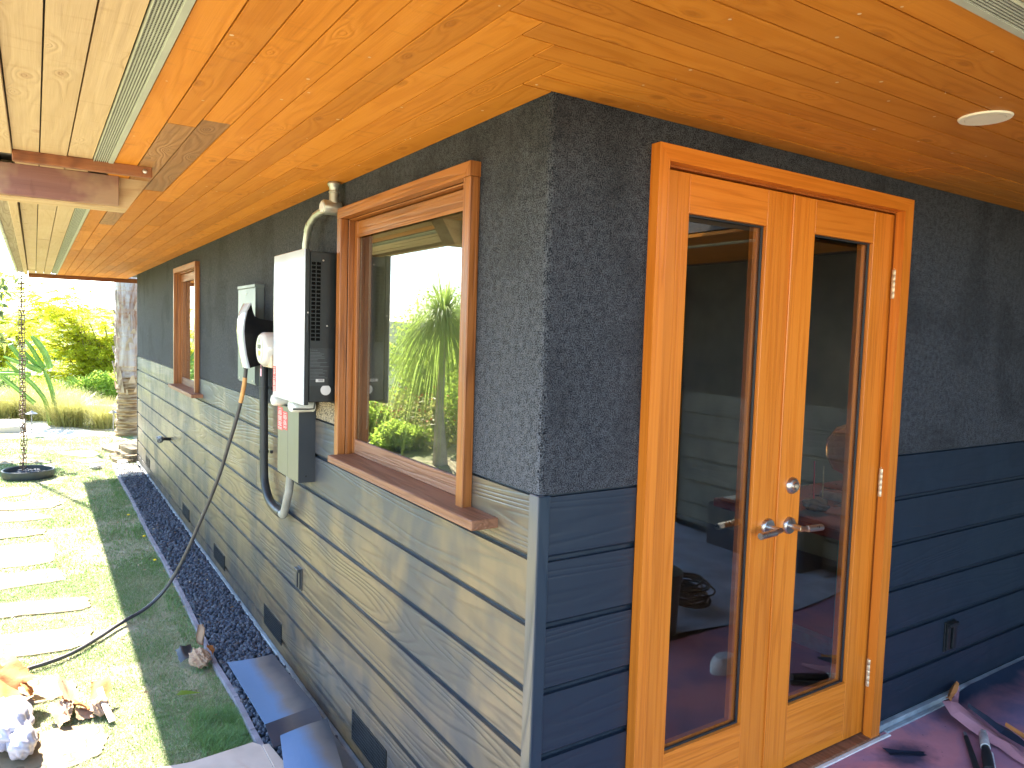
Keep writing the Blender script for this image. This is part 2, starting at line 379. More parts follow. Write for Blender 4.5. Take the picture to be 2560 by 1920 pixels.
def soil():
    t = NT('dry_lawn_soil')
    c = t.coord()
    a = t.noise(c, 2.2, 5, 0.6)
    b = t.noise(c, 60, 3, 0.6)
    col = t.mix(t.ramp(a, [(0.4, 0.0), (0.6, 1.0)]), (0.20, 0.23, 0.12), (0.42, 0.36, 0.26))
    col = t.mix(t.math('MULTIPLY', b, 0.4), col, (0.42, 0.36, 0.24))
    t.bsdf(col, 0.95, 0.1, t.bump(b, 0.6, 0.01))
    return t.m
M['soil'] = soil()
def stone():
    t = NT('pale_flagstone')
    c = t.coord(rand=True)
    a = t.noise(c, 5, 5, 0.6, 0.5)
    col = t.ramp(a, [(0.3, (0.19, 0.14, 0.085)), (0.55, (0.26, 0.20, 0.12)), (0.75, (0.30, 0.24, 0.155))])
    crack = t.math('ABSOLUTE', t.math('SUBTRACT', t.noise(c, 2.6, 4, 0.55), 0.5))
    cf = t.ramp(crack, [(0.0, 1.0), (0.010, 0.0)])
    col = t.mix(t.math('MULTIPLY', cf, 0.8), col, (0.10, 0.065, 0.04))
    h = t.math('SUBTRACT', t.noise(c, 18, 4, 0.6), t.math('MULTIPLY', cf, 0.6))
    t.bsdf(col, 0.85, 0.2, t.bump(h, 0.5, 0.01))
    return t.m
M['stone'] = stone()
def rock():
    t = NT('porous_lava_rock')
    r = t.n('ShaderNodeNewGeometry').outputs['Random Per Island']
    c = t.coord()
    b = t.noise(c, 130, 3, 0.7)
    col = t.ramp(r, [(0.0, (0.05, 0.062, 0.085)), (0.6, (0.10, 0.118, 0.155)), (0.95, (0.17, 0.185, 0.22)), (1.0, (0.14, 0.10, 0.08))])
    t.bsdf(t.mix(t.math('MULTIPLY', b, 0.5), col, (0.01, 0.012, 0.018)), 0.75, 0.4, t.bump(b, 0.9, 0.008))
    return t.m
M['rock'] = rock()
M['pale_rock'] = plain('pale_grey_rock', (0.4, 0.38, 0.35), 0.85, 0.2, 0, 12, 0.2, 0.7, 40)
def kraft(name, col):
    t = NT(name)
    c = t.coord(rand=True)
    a = t.noise(c, 14, 4, 0.6)
    col2 = tuple(x * 0.75 for x in col)
    t.bsdf(t.mix(a, col, col2), 0.75, 0.25, t.bump(t.noise(c, 40, 4), 0.35, 0.006))
    return t.m
M['kraft'] = kraft('brown_kraft_paper', (0.46, 0.30, 0.19))
M['kraft_orange'] = kraft('orange_masking_paper', (0.50, 0.20, 0.06))
M['white_bag'] = plain('pale_lilac_plastic', (0.40, 0.38, 0.43), 0.3, 0.5, 0, 10, 0.08, 0.6, 30)
M['cardboard'] = plain('tan_cardboard', (0.55, 0.44, 0.36), 0.8, 0.2, 0, 8, 0.1)
def sprayed(name, c1, c2, edge_lo, edge_hi, axis=0, c3=None):
    """board with dark overspray along one side (a real stain), soft edged"""
    t = NT(name)
    tc = t.n('ShaderNodeTexCoord').outputs['Object']
    sp = t.n('ShaderNodeSeparateXYZ', {0: tc}).outputs[axis]
    nz = t.noise(tc, 5, 3, 0.5)
    d = t.math('ADD', sp, t.math('MULTIPLY_ADD', nz, 0.1, -0.05))
    f = t.n('ShaderNodeMapRange', {0: d, 1: edge_lo, 2: edge_hi}).outputs[0]
    f = t.math('MULTIPLY', f, 1.0, clamp=True)
    mid = c3 or tuple((a + b) / 2 for a, b in zip(c1, c2))
    col = t.ramp(f, [(0.0, c1), (0.5, mid), (1.0, c2)])
    t.bsdf(col, 0.38, 0.5, t.bump(t.noise(tc, 35, 3), 0.2, 0.003), ior=1.6)
    return t.m
M['board_blue'] = sprayed('blue_painted_masking_board', (0.10, 0.19, 0.34), (0.022, 0.03, 0.045), -0.21, -0.09, 0, (0.14, 0.12, 0.11))
M['board_dark'] = sprayed('dark_oversprayed_board', (0.02, 0.028, 0.045), (0.05, 0.055, 0.07), -0.24, -0.12, 0, (0.09, 0.075, 0.07))

def deck_paper():
    t = NT('pink_rosin_paper_with_overspray')
    tc = t.n('ShaderNodeTexCoord').outputs['Object']
    xyz = t.n('ShaderNodeSeparateXYZ', {0: tc})
    nz = t.noise(tc, 2.6, 5, 0.6, 0.6)
    nf = t.noise(tc, 45, 3, 0.6)
    # navy overspray close to the wall beyond x = 2.0, blue grey haze elsewhere
    d = t.math('ADD', xyz.outputs[1], t.math('MULTIPLY', nz, 0.16))
    right = t.n('ShaderNodeMapRange', {0: xyz.outputs[0], 1: 1.95, 2: 2.3}).outputs[0]
    near = t.n('ShaderNodeMapRange', {0: d, 1: -0.17, 2: 0.02}).outputs[0]
    f1 = t.math('MULTIPLY', right, near, clamp=True)
    f2 = t.ramp(nz, [(0.44, 0.0), (0.68, 1.0)])
    base = t.mix(f2, (0.56, 0.24, 0.27), (0.22, 0.17, 0.28))
    col = t.mix(f1, base, (0.008, 0.018, 0.04))
    vo = t.n('ShaderNodeVectorMath', {0: tc, 1: (-1.66, 0.16, 0)}, operation='ADD').outputs[0]
    vo = t.n('ShaderNodeMapping', {'Vector': vo, 'Scale': (1, 1.7, 0)}).outputs[0]
    ln = t.n('ShaderNodeVectorMath', {0: vo}, operation='LENGTH').outputs[1]
    ln = t.math('ADD', ln, t.math('MULTIPLY_ADD', t.noise(tc, 22, 4), 0.12, -0.06))
    blot = t.ramp(ln, [(0.06, 1.0), (0.17, 0.0)])
    col = t.mix(t.math('MULTIPLY', blot, 0.85), col, (0.015, 0.035, 0.07))
    specks = t.ramp(t.n('ShaderNodeTexVoronoi', {'Vector': tc, 'Scale': 14.0}).outputs['Distance'], [(0.0, 1.0), (0.03, 0.9), (0.05, 0.0)])
    col = t.mix(specks, col, (0.08, 0.05, 0.08))
    t.bsdf(col, 0.62, 0.35, t.bump(t.math('ADD', t.noise(tc, 9, 4), t.math('MULTIPLY', nf, 0.1)), 0.5, 0.01))
    return t.m
M['paper'] = deck_paper()
M['pink_flap'] = plain('torn_pink_paper', (0.48, 0.24, 0.27), 0.7, 0.2, 0, 12, 0.15)
M['navy_flap'] = plain('navy_sprayed_paper', (0.01, 0.018, 0.035), 0.5, 0.4)
M['lid'] = plain('far_hillside', (0.10, 0.13, 0.07), 0.95, 0.1, 0, 0.08, 0.5)

# ------------------------------------------------------------------ mesh helpers
class MB:
    def __init__(s):
        s.v = []; s.f = []
    def add(s, vs, fs):
        o = len(s.v)
        s.v += [tuple(p) for p in vs]
        s.f += [tuple(i + o for i in f) for f in fs]
        return s
    def box(s, x0, x1, y0, y1, z0, z1, b=0.0):
        if x0 > x1: x0, x1 = x1, x0
        if y0 > y1: y0, y1 = y1, y0
        if z0 > z1: z0, z1 = z1, z0
        b = min(b, (x1 - x0) * .45, (y1 - y0) * .45, (z1 - z0) * .45)
        lo = (x0, y0, z0); hi = (x1, y1, z1)
        if b <= 0:
            vs = [(x, y, z) for x in (x0, x1) for y in (y0, y1) for z in (z0, z1)]
            fs = [(0, 1, 3, 2), (4, 6, 7, 5), (0, 4, 5, 1), (2, 3, 7, 6), (0, 2, 6, 4), (1, 5, 7, 3)]
            return s.add(vs, fs)
        vs = []; idx = {}
        for i in range(8):
            sg = [(i >> k) & 1 for k in range(3)]
            for k in range(3):
                p = []
                for a in range(3):
                    e = hi[a] if sg[a] else lo[a]
                    if a != k:
                        e += -b if sg[a] else b
                    p.append(e)
                idx[(i, k)] = len(vs); vs.append(tuple(p))
        fs = []
        for k in range(3):
            a, c = [q for q in range(3) if q != k]
            for sd in (0, 1):
                cs = [(sd << k) | (p << a) | (q << c) for p, q in ((0, 0), (1, 0), (1, 1), (0, 1))]
                fs.append([idx[(q, k)] for q in cs])
            for p in (0, 1):
                for q in (0, 1):
                    i0 = (p << a) | (q << c); i1 = i0 | (1 << k)
                    fs.append([idx[(i0, a)], idx[(i0, c)], idx[(i1, c)], idx[(i1, a)]])
        for i in range(8):
            fs.append([idx[(i, 0)], idx[(i, 1)], idx[(i, 2)]])
        return s.add(vs, fs)
    def tube(s, pts, r, seg=8, cap=True):
        pts = [Vector(p) for p in pts]
        rr = r if hasattr(r, '__len__') else [r] * len(pts)
        ref = None
        vs = []
        for i, p in enumerate(pts):
            d = (pts[min(i + 1, len(pts) - 1)] - pts[max(i - 1, 0)]).normalized()
            if ref is None:
                ref = Vector((0, 0, 1)) if abs(d.z) < .9 else Vector((1, 0, 0))
            u = (ref - d * ref.dot(d))
            if u.length < 1e-5:
                u = d.orthogonal()
            u.normalize(); ref = u
            w = d.cross(u)
            for k in range(seg):
                a = 2 * math.pi * k / seg
                vs.append(p + (u * math.cos(a) + w * math.sin(a)) * rr[i])
        fs = []
        for i in range(len(pts) - 1):
            for k in range(seg):
                k2 = (k + 1) % seg
                fs.append((i * seg + k, i * seg + k2, (i + 1) * seg + k2, (i + 1) * seg + k))
        if cap:
            fs.append(tuple(range(seg))); fs.append(tuple(range((len(pts) - 1) * seg, len(pts) * seg)))
        return s.add(vs, fs)
    def lathe(s, prof, c, axis='z', seg=24, sx=1.0, sy=1.0):
        vs = []; fs = []
        for (r, h) in prof:
            for k in range(seg):
                a = 2 * math.pi * k / seg
                p = (r * math.cos(a) * sx, r * math.sin(a) * sy, h)
                if axis == 'x': p = (p[2], p[0], p[1])
                if axis == 'y': p = (p[0], p[2], p[1])
                vs.append((p[0] + c[0], p[1] + c[1], p[2] + c[2]))
        for i in range(len(prof) - 1):
            for k in range(seg):
                k2 = (k + 1) % seg
                fs.append((i * seg + k, i * seg + k2, (i + 1) * seg + k2, (i + 1) * seg + k))
        if prof[0][0] > 1e-6: fs.append(tuple(range(seg)))
        if prof[-1][0] > 1e-6: fs.append(tuple(range((len(prof) - 1) * seg, len(prof) * seg)))
        return s.add(vs, fs)
    def prism(s, poly, z0, z1):
        n = len(poly)
        vs = [(x, y, z0) for x, y in poly] + [(x, y, z1) for x, y in poly]
        fs = [tuple(range(n)), tuple(range(n, 2 * n))] + [(i, (i + 1) % n, n + (i + 1) % n, n + i) for i in range(n)]
        return s.add(vs, fs)
    def build(s, name, mat, parent=None, smooth=False, recalc=True):
        me = bpy.data.meshes.new(name)
        me.from_pydata(s.v, [], s.f)
        if recalc:
            bm = bmesh.new(); bm.from_mesh(me)
            bmesh.ops.remove_doubles(bm, verts=bm.verts, dist=1e-6)
            bmesh.ops.recalc_face_normals(bm, faces=bm.faces)
            bm.to_mesh(me); bm.free()
        if smooth:
            me.shade_smooth()
            try: me.set_sharp_from_angle(angle=math.radians(38))
            except Exception: pass
        return link(name, me, mat, parent)

def link(name, me, mat, parent=None):
    if mat is not None:
        me.materials.append(mat if not isinstance(mat, str) else M[mat])
    o = bpy.data.objects.new(name, me)
    COL.objects.link(o)
    if parent is not None:
        attach(o, parent)
    return o

def attach(o, parent):
    o.parent = parent
    w = Matrix.Identity(4); q = parent
    w = world_of(parent)
    o.matrix_parent_inverse = w.inverted()

def world_of(o):
    loc = Matrix.Translation(o.location) @ o.rotation_euler.to_matrix().to_4x4()
    if o.parent is None:
        return loc
    return world_of(o.parent) @ o.matrix_parent_inverse @ loc

def empty(name, loc=(0, 0, 0), parent=None):
    o = bpy.data.objects.new(name, None)
    o.empty_display_size = 0.1
    o.location = loc
    COL.objects.link(o)
    if parent is not None:
        o.location = (0, 0, 0)
        attach(o, parent)
    return o

def tag(o, label=None, cat=None, group=None, kind=None):
    if label: o['label'] = label
    if cat: o['category'] = cat
    if group: o['group'] = group
    if kind: o['kind'] = kind
    return o

def thing(name, loc, label, cat, group=None):
    return tag(empty(name, loc), label, cat, group)

def bigmesh(name, V, F, mat, parent=None, smooth=False):
    """V (n,3) float array, F (m,k) int array"""
    me = bpy.data.meshes.new(name)
    V = np.asarray(V, dtype=np.float32); F = np.asarray(F, dtype=np.int32)
    k = F.shape[1]
    me.vertices.add(len(V)); me.vertices.foreach_set('co', V.ravel())
    me.loops.add(F.size); me.loops.foreach_set('vertex_index', F.ravel())
    me.polygons.add(len(F))
    me.polygons.foreach_set('loop_start', np.arange(0, F.size, k, dtype=np.int32))
    me.polygons.foreach_set('loop_total', np.full(len(F), k, dtype=np.int32))
    me.update(calc_edges=True)
    if smooth: me.shade_smooth()
    return link(name, me, mat, parent)

def leaves(name, Cn, D, L, W, mat, parent=None, droop=0.0):
    """diamond leaves, folded on the midrib: centres Cn, directions D, lengths L, widths W"""
    n = len(Cn)
    D = D / (np.linalg.norm(D, axis=1, keepdims=True) + 1e-9)
    R_ = rs.normal(size=(n, 3))
    S_ = np.cross(D, R_); S_ /= (np.linalg.norm(S_, axis=1, keepdims=True) + 1e-9)
    Nn = np.cross(S_, D)
    L = np.broadcast_to(L, (n,))[:, None]; W = np.broadcast_to(W, (n,))[:, None]
    V = np.empty((n, 4, 3))
    V[:, 0] = Cn
    V[:, 1] = Cn + D * L * 0.45 + S_ * W * 0.5 + Nn * W * 0.15
    V[:, 2] = Cn + D * L + np.array([0, 0, -1.0]) * L * droop
    V[:, 3] = Cn + D * L * 0.45 - S_ * W * 0.5 + Nn * W * 0.15
    b = np.arange(n)[:, None] * 4
    F = np.concatenate([b + np.array([[0, 1, 2]]), b + np.array([[0, 2, 3]])], axis=1).reshape(-1, 3)
    return bigmesh(name, V.reshape(-1, 3), F, mat, parent)

def rand_dirs(n, up=0.0):
    d = rs.normal(size=(n, 3)); d[:, 2] += up
    return d / np.linalg.norm(d, axis=1, keepdims=True)

def bar_text(txt, size, mat, parent, origin, xdir, ydir, name='lettering'):
    cu = bpy.data.curves.new(name, 'FONT')
    cu.body = txt; cu.size = size; cu.space_character = 1.5; cu.extrude = 0.0004
    ob = bpy.data.objects.new(name + '_tmp', cu)
    COL.objects.link(ob)
    bpy.context.view_layer.update()
    me = bpy.data.meshes.new_from_object(ob.evaluated_get(bpy.context.evaluated_depsgraph_get()))
    bpy.data.objects.remove(ob)
    X_ = Vector(xdir).normalized(); Y_ = Vector(ydir).normalized(); Z_ = X_.cross(Y_)
    me.transform(Matrix(((X_.x, Y_.x, Z_.x, origin[0]), (X_.y, Y_.y, Z_.y, origin[1]), (X_.z, Y_.z, Z_.z, origin[2]), (0, 0, 0, 1))))
    me.materials.clear()
    return link(name, me, mat, parent)

# ------------------------------------------------------------------ ground, deck
gb = MB()
gb.box(-60, 0.0, -60, 16.0, G - 1.2, G)
tag(gb.build('lawn_ground', 'soil'), kind='structure')
# garden terrain beyond falls away to a distant valley floor
n = 60
xs = np.linspace(-400, 400, n); ys = np.concatenate([np.linspace(16.0, 60, 30), np.linspace(75, 900, 30)])
XX, YY = np.meshgrid(xs, ys)
ZZ = G - 0.02 - np.clip((YY - 16) * 0.09, 0, 6) + 3.0 * np.sin(XX * 0.02 + 1) * np.clip((YY - 80) / 300, 0, 1) + np.clip((YY - 300) / 600, 0, 1) * 22 * (0.6 + 0.4 * np.sin(XX * 0.013))
V = np.stack([XX, YY, ZZ], -1).reshape(-1, 3)
ii = np.arange(n * n).reshape(n, n)
F = np.stack([ii[:-1, :-1], ii[:-1, 1:], ii[1:, 1:], ii[1:, :-1]], -1).reshape(-1, 4)
tag(bigmesh('hillside_terrain', V, F, 'lid', smooth=True), kind='structure')
gb = MB(); gb.box(0.0, 60, -60, -6.0, G - 1.2, G); gb.box(0.0, 60, 11.0, 16.0, G - 1.2, G); gb.box(6.3, 60, -6.0, 11.0, G - 1.2, G)
tag(gb.build('rear_ground', 'soil'), kind='structure')

deck = MB()
deck.box(-2.6, 9, -6.0, -0.03, G - 0.2, -0.004)
tag(deck.build('deck', 'interior_floor'), kind='structure')
# rosin paper: gently rumpled sheet
nx, ny = 140, 90
px = np.linspace(0.02, 3.44, nx); py = np.linspace(-0.99, -0.018, ny)
PX, PY = np.meshgrid(px, py)
PZ = 0.004 + 0.004 * np.abs(np.sin(PX * 5 + 3 * np.sin(PY * 4))) * np.abs(np.sin(PY * 7 + PX * 2)) + 0.03 * np.clip((PY + 0.12) / 0.1, 0, 1) ** 2 * np.clip((PX - 2.25) / 0.2, 0, 1)
ii = np.arange(nx * ny).reshape(ny, nx)
F = np.stack([ii[:-1, :-1], ii[:-1, 1:], ii[1:, 1:], ii[1:, :-1]], -1).reshape(-1, 4)
o = bigmesh('masking_paper', np.stack([PX, PY, PZ], -1).reshape(-1, 3), F, 'paper', smooth=True)
tag(o, 'pink rosin paper sheet covering the deck floor, stained with navy overspray along the wall', 'paper')

# ------------------------------------------------------------------ house
house = thing('house', (0, 0, 0), 'charcoal stucco and lap-sided house with orange cedar soffit and french doors', 'house')

# stucco walls with openings
W1 = (0.405, 1.472, 1.02, 2.043)      # window 1: y0,y1,z0,z1
W2 = (4.915, 5.955, 1.00, 2.043)
DOOR = (0.385, 1.645, 0.0, 2.087)
st = MB()
T = 0.13
st.prism([(0.0, W1[0]), (0.0, 0.018)] + [(0.018 - 0.018 * math.cos(a), 0.018 - 0.018 * math.sin(a)) for a in (.3, .6, .9, 1.2)] + [(0.018, 0.0), (DOOR[0], 0.0), (DOOR[0], T), (T, T), (T, W1[0])], ZS, H + .02); st.box(0, T, W1[1], W2[0], ZS, H + .02); st.box(0, T, W2[1], WALL_L, ZS, H + .02)
st.box(0, T, W1[0], W1[1], W1[3], H + .02); st.box(0, T, W2[0], W2[1], W2[3], H + .02)
st.box(DOOR[1], 3.48, 0, T, ZS, H + .02); st.box(DOOR[0], DOOR[1], 0, T, DOOR[3], H + .02)
st.box(T, 6, WALL_L - T, WALL_L, -0.3, H + .02)
st.box(3.48, 3.48 + T, -2.78, T, ZS, H + .02)
st.box(3.48, 3.48 + T, -6.0, -3.7, ZS, H + .02)
st.box(3.48, 3.48 + T, -3.7, -2.78, 2.09, H + .02)
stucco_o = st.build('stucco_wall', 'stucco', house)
sb = MB()
sb.box(-0.002, 0.0, 1.52, 1.87, 1.143, 1.235)
sb.build('bare_stucco_patch', 'stucco_bare', house)
tag(house.children[-1], 'bare speckled stucco below the white cabinet')

# siding
siding = empty('siding', parent=house)
bk = MB()
bk.box(0.014, T, 0.03, WALL_L, G - 0.1, 1.0)
bk.box(0.014, T, 0.03, W1[0], 1.0, ZS); bk.box(0.014, T, W1[1], W2[0], 1.0, ZS); bk.box(0.014, T, W2[1], WALL_L, 1.0, ZS)
bk.box(0.0145, DOOR[0], 0.0142, 0.03, G - 0.1, ZS - .001); bk.box(DOOR[1], 3.47, 0.014, T, G - 0.1, ZS)
bk.box(3.494, 3.48 + T, -2.78, -0.0, -0.1, ZS); bk.box(3.494, 3.48 + T, -6, -3.7, -0.1, ZS)
bk.build('groove_backing', 'groove', house)

def board_profile(z0, z1, gap=0.013, bev=0.016):
    # (depth, z): face with a bevelled lower edge, as channel siding has
    return [(0.0, z0 + bev * 0.7), (0.0, z1 - 0.001), (0.016, z1 - 0.001), (0.016, z0 + gap * 0.2), (0.008, z0 + gap * 0.2)]

def board(plane, a0, a1, z0, z1, matk, off=0.0, at=0.0):
    m = MB()
    pr = board_profile(z0 + 0.003, z1 - 0.006)
    vs = []
    for a in (a0, a1):
        for d, z in pr:
            dd = d + off
            if plane == 'x': vs.append((at + dd, a, z))
            else: vs.append((a, at + dd, z))
    k = len(pr)
    fs = [tuple(range(k)), tuple(range(k, 2 * k))] + [(i, (i + 1) % k, k + (i + 1) % k, k + i) for i in range(k)]
    m.add(vs, fs)
    return m.build('board', matk, siding)

rows = [(ZS - 0.001, G0)] + [(G0 - P * i, G0 - P * (i + 1)) for i in range(6)]
rows.append((G0 - P * 6, -0.262))
for ri, (zt, zb) in enumerate(rows):
    cuts = [0.042]
    y = rnd.uniform(1.8, 3.2)
    if ri == 3: y = 1.93
    if ri == 5: y = 2.6
    while y < WALL_L - 0.6:
        cuts.append(y); y += rnd.uniform(1.4, 3.0)
    cuts.append(WALL_L)
    for a, b in zip(cuts[:-1], cuts[1:]):
        segs = [(a, b)]
        if ri == 0:
            for w in (W1, W2):
                ns = []
                for s0, s1 in segs:
                    if s1 <= w[0] or s0 >= w[1]: ns.append((s0, s1))
                    else:
                        if s0 < w[0]: ns.append((s0, w[0]))
                        if s1 > w[1]: ns.append((w[1], s1))
                segs = ns
        for s0, s1 in segs:
            if s1 - s0 > 0.02:
                board('x', s0 + 0.0005, s1 - 0.0005, zb, zt, 'side_y', off=0.0 if rnd.random() < .7 else 0.0008)
drows = [(ZS - 0.001, G0)] + [(G0 - P * i, G0 - P * (i + 1)) for i in range(4)] + [(G0 - 4 * P, 0.031)]
for zt, zb in drows:
    board('y', 0.036, 0.353, zb, zt, 'side_x')
    board('y', 1.686, 3.47, zb, zt, 'side_x')
    board('x', -2.77, -0.001, zb, zt, 'side_w', at=3.48)
    board('x', -6.0, -3.72, zb, zt, 'side_w', at=3.48)
c = MB(); c.box(-0.006, 0.016, -0.004, 0.040, G + .02, ZS - 0.001, 0.002); c.build('corner_trim', 'side_z', house)
c = MB(); c.box(-0.004, 0.034, -0.007, 0.010, G + .02, ZS - 0.002, 0.002); c.build('corner_trim', 'side_zx', house)
c = MB(); c.box(-0.006, 0.13, WALL_L, WALL_L + 0.02, G, ZS, 0.002); c.build('corner_trim', 'race_dark', house)
fl = MB(); fl.box(-0.012, 0.012, 0.0, WALL_L, G - 0.05, -0.266, 0.003)
fl.build('base_flashing', 'flash', house)
fl = MB(); fl.box(1.69, 3.47, -0.012, 0.012, -0.004, 0.029, 0.002)
fl.build('base_flashing', 'flash', house)
fl = MB(); fl.box(-0.004, 1.75, -0.05, -0.031, -0.003, 0.008, 0.003)
fl.build('threshold_edging', 'white_trim', house)
fl = MB(); fl.box(1.75, 2.3, -0.034, -0.012, -0.003, 0.01, 0.003)
fl.build('threshold_edging', 'flash', house)

# foundation vents in the siding
for (y0, y1, zt, zb) in [(8.01, 8.36, -0.045, -0.155), (5.33, 5.68, -0.066, -0.18), (3.88, 4.26, -0.087, -0.198), (2.42, 2.79, -0.075, -0.195), (0.966, 1.335, -0.064, -0.196)]:
    v = empty('foundation_vent', parent=house)
    m = MB()
    m.box(-0.004, 0.004, y0, y1, zt - 0.006, zt); m.box(-0.004, 0.004, y0, y1, zb, zb + 0.006)
    m.box(-0.004, 0.004, y0, y0 + 0.006, zb + .006, zt - .006); m.box(-0.004, 0.004, y1 - 0.006, y1, zb + .006, zt - .006)
    m.build('frame', 'black', v)
    m = MB(); m.box(-0.0035, -0.0022, y0 + .006, y1 - .006, zb + .006, zt - .006); m.build('dark_recess', 'void', v)
    m = MB()
    k = int((y1 - y0) / 0.012)
    for i in range(1, k):
        yy = y0 + (y1 - y0) * i / k
        m.box(-0.0056, -0.0040, yy - .0016, yy + .0016, zb + .006, zt - .006)
    for i in range(1, 9):
        zz = zb + (zt - zb) * i / 9
        m.box(-0.0052, -0.0044, y0 + .006, y1 - .006, zz - .0012, zz + .0012)
    m.build('mesh_screen', 'race_dark', v)

# ------------------------------------------------------------------ soffit
soffit = empty('soffit', parent=house)
LX = [0, -.094, -.18, -.264, -.349, -.436, -.522, -.607, -.693, -.780, -.865]
DE = [0, -.079, -.17, -.25, -.333, -.42, -.51, -.60, -.69, -.78, -.861]
YE = 10.48
def plank(x0, x1, y0, y1, mk, dz=0.0):
    m = MB()
    g = 0.0021
    m.box(x0 + g, x1 - g, y0 + g, y1 - g, H + dz, H + 0.02, 0.0004)
    return m.build('plank', mk, soffit)
for k in range(10):
    ystart = 0.002 if k == 0 else DE[k + 1]
    if k == 0: ystart = 0.002
    cuts = [ystart]
    y = ystart + rnd.uniform(1.6, 3.6)
    if k == 7: cuts.append(0.885); cuts.append(2.35); y = 3.6
    while y < YE - 0.3:
        cuts.append(y); y += rnd.uniform(0.8, 2.4) if y > 3.5 else rnd.uniform(1.6, 3.0)
    cuts.append(YE)
    for i, (a, b) in enumerate(zip(cuts[:-1], cuts[1:])):
        mk = 'soffit_y'
        if k == 7 and i == 1: mk = 'soffit_dull'
        if k in (6, 8) and 2.2 < (a + b) / 2 < 4.2 and rnd.random() < .6: mk = 'soffit_dull'
        plank(LX[k + 1], LX[k], a, b, mk, rnd.choice([0, 0, 0.0008, 0.0015]))
    # across the door side
    x = LX[1] if k < 2 else LX[k]
    cuts = [x]; xx = x + rnd.uniform(1.5, 3.0)
    while xx < 2.4:
        cuts.append(xx); xx += rnd.uniform(1.4, 3.0)
    xend = 3.48
    cuts.append(xend)
    for a, b in zip(cuts[:-1], cuts[1:]):
        plank(a, b, DE[k + 1], DE[k], 'soffit_x', rnd.choice([0, 0, 0.0008]))
CX = [-.937, -1.023, -1.113, -1.198]
for k in range(3):
    cuts = [-1.33, rnd.uniform(2.9, 3.6)] ; y = cuts[-1]
    while y < YE - 2: y += rnd.uniform(1.2, 2.5); cuts.append(min(y, YE))
    if cuts[-1] < YE: cuts.append(YE)
    for a, b in zip(cuts[:-1], cuts[1:]):
        if b - a > .02: plank(CX[k + 1], CX[k], a, b, 'cream_y', rnd.choice([0, 0.001, 0.002]))
    plank(CX[0], 2.4, -.93 - .085 * (k + 1), -.93 - .085 * k, 'cream_x')
# wing roof planks, seen only in reflections
for k in range(12):
    x1 = 3.48 - 0.1 * k
    if abs((x1 - .05) - 2.62) < .05: continue
    plank(x1 - 0.1, x1, -6.0, -1.2, 'soffit_y')
def vent_strip(a0, a1, along, c0, c1, flange_at):
    """perforated soffit vent: flat flange, dark slotted bed and raised ribs. c0..c1 across"""
    v = empty('soffit_vent', parent=house)
    sgn = 1 if c1 > c0 else -1
    W = abs(c1 - c0)
    def b(m, p, q, z0, z1):
        u0, u1 = c0 + sgn * p, c0 + sgn * q
        if along == 'y': m.box(u0, u1, a0, a1, z0, z1, 0.0006)
        else: m.box(a0, a1, u0, u1, z0, z1, 0.0006)
    m = MB(); b(m, 0, W * .24, H - 0.006, H + 0.01); b(m, W * .97, W, H - 0.007, H + 0.01); m.build('flange', 'vent', v)
    m = MB(); b(m, W * .24, W * .97, H - 0.001, H + 0.012); m.build('slotted_bed', 'slots_' + along, v)
    for i in range(8):
        p = W * (.25 + .72 * i / 7.0) - 0.0018
        m = MB(); b(m, p, p + 0.0032, H - 0.0045, H + 0.002); m.build('rib', 'vent', v)
vent_strip(-0.93, 1.765, 'y', -0.867, -0.935, 0)
vent_strip(2.24, 10.2, 'y', -0.867, -0.935, 0)
vent_strip(-0.867, 2.5, 'x', -0.863, -0.929, 0)
vent_strip(-6.0, -0.94, 'y', 2.655, 2.585, 0)
# eave boards and gutter
m = MB(); m.box(-1.248, -1.2, -1.33, 1.80, H - 0.012, H + 0.03, 0.002); m.build('eave_board', 'cream_y', house)
m = MB(); m.box(-1.246, -1.204, 2.2, 10.52, H - 0.022, H + 0.12, 0.002); m.build('eave_board', 'cream_y', house)
m = MB(); m.box(-1.312, -1.248, 2.2, 10.42, H + 0.004, H + 0.03, 0.002); m.build('eave_board', 'grey_y', house)
m = MB(); m.box(-1.312, -1.25, -1.33, 1.9, H + 0.004, H + 0.03, 0.002); m.build('eave_board', 'grey_y', house)
m = MB(); m.box(-1.338, -1.314, -1.4, 10.5, H - 0.002, 2.345, 0.004)
m.build('gutter', 'white_plastic', house)
m = MB(); m.box(-1.2, 0.14, YE, YE + 0.03, H - 0.055, H + .01, 0.002); m.build('fascia_board', 'batten', house)
m = MB(); m.box(-1.2, -0.727, 1.765, 1.80, H - 0.041, H + 0.002, 0.003); m.build('batten', 'batten', house)
m = MB(); m.box(-1.36, -0.822, 2.065, 2.098, H - 0.126, H + 0.001, 0.002); m.build('beam_cladding', 'beam_face', house)
m = MB()
vs = [(-1.36, y, z) for y in (2.10, 2.24) for z in (H + .001, H - 0.13)] + []
pf = [(-1.36, H + .001), (-0.70, H + .001), (-0.785, H - 0.132), (-1.36, H - 0.132)]
vs = [(x, 2.10, z) for x, z in pf] + [(x, 2.24, z) for x, z in pf]
m.add(vs, [(0, 1, 2, 3), (4, 5, 6, 7), (0, 1, 5, 4), (1, 2, 6, 5), (2, 3, 7, 6), (3, 0, 4, 7)])
m.build('rafter_tail', 'cream_x', house)
m = MB(); m.lathe([(0.0, -0.004), (0.008, -0.003), (0.009, 0.0)], (-0.755, 1.763, H - 0.02), 'y', 10); m.build('bolt', 'nickel', house)
rf = MB()
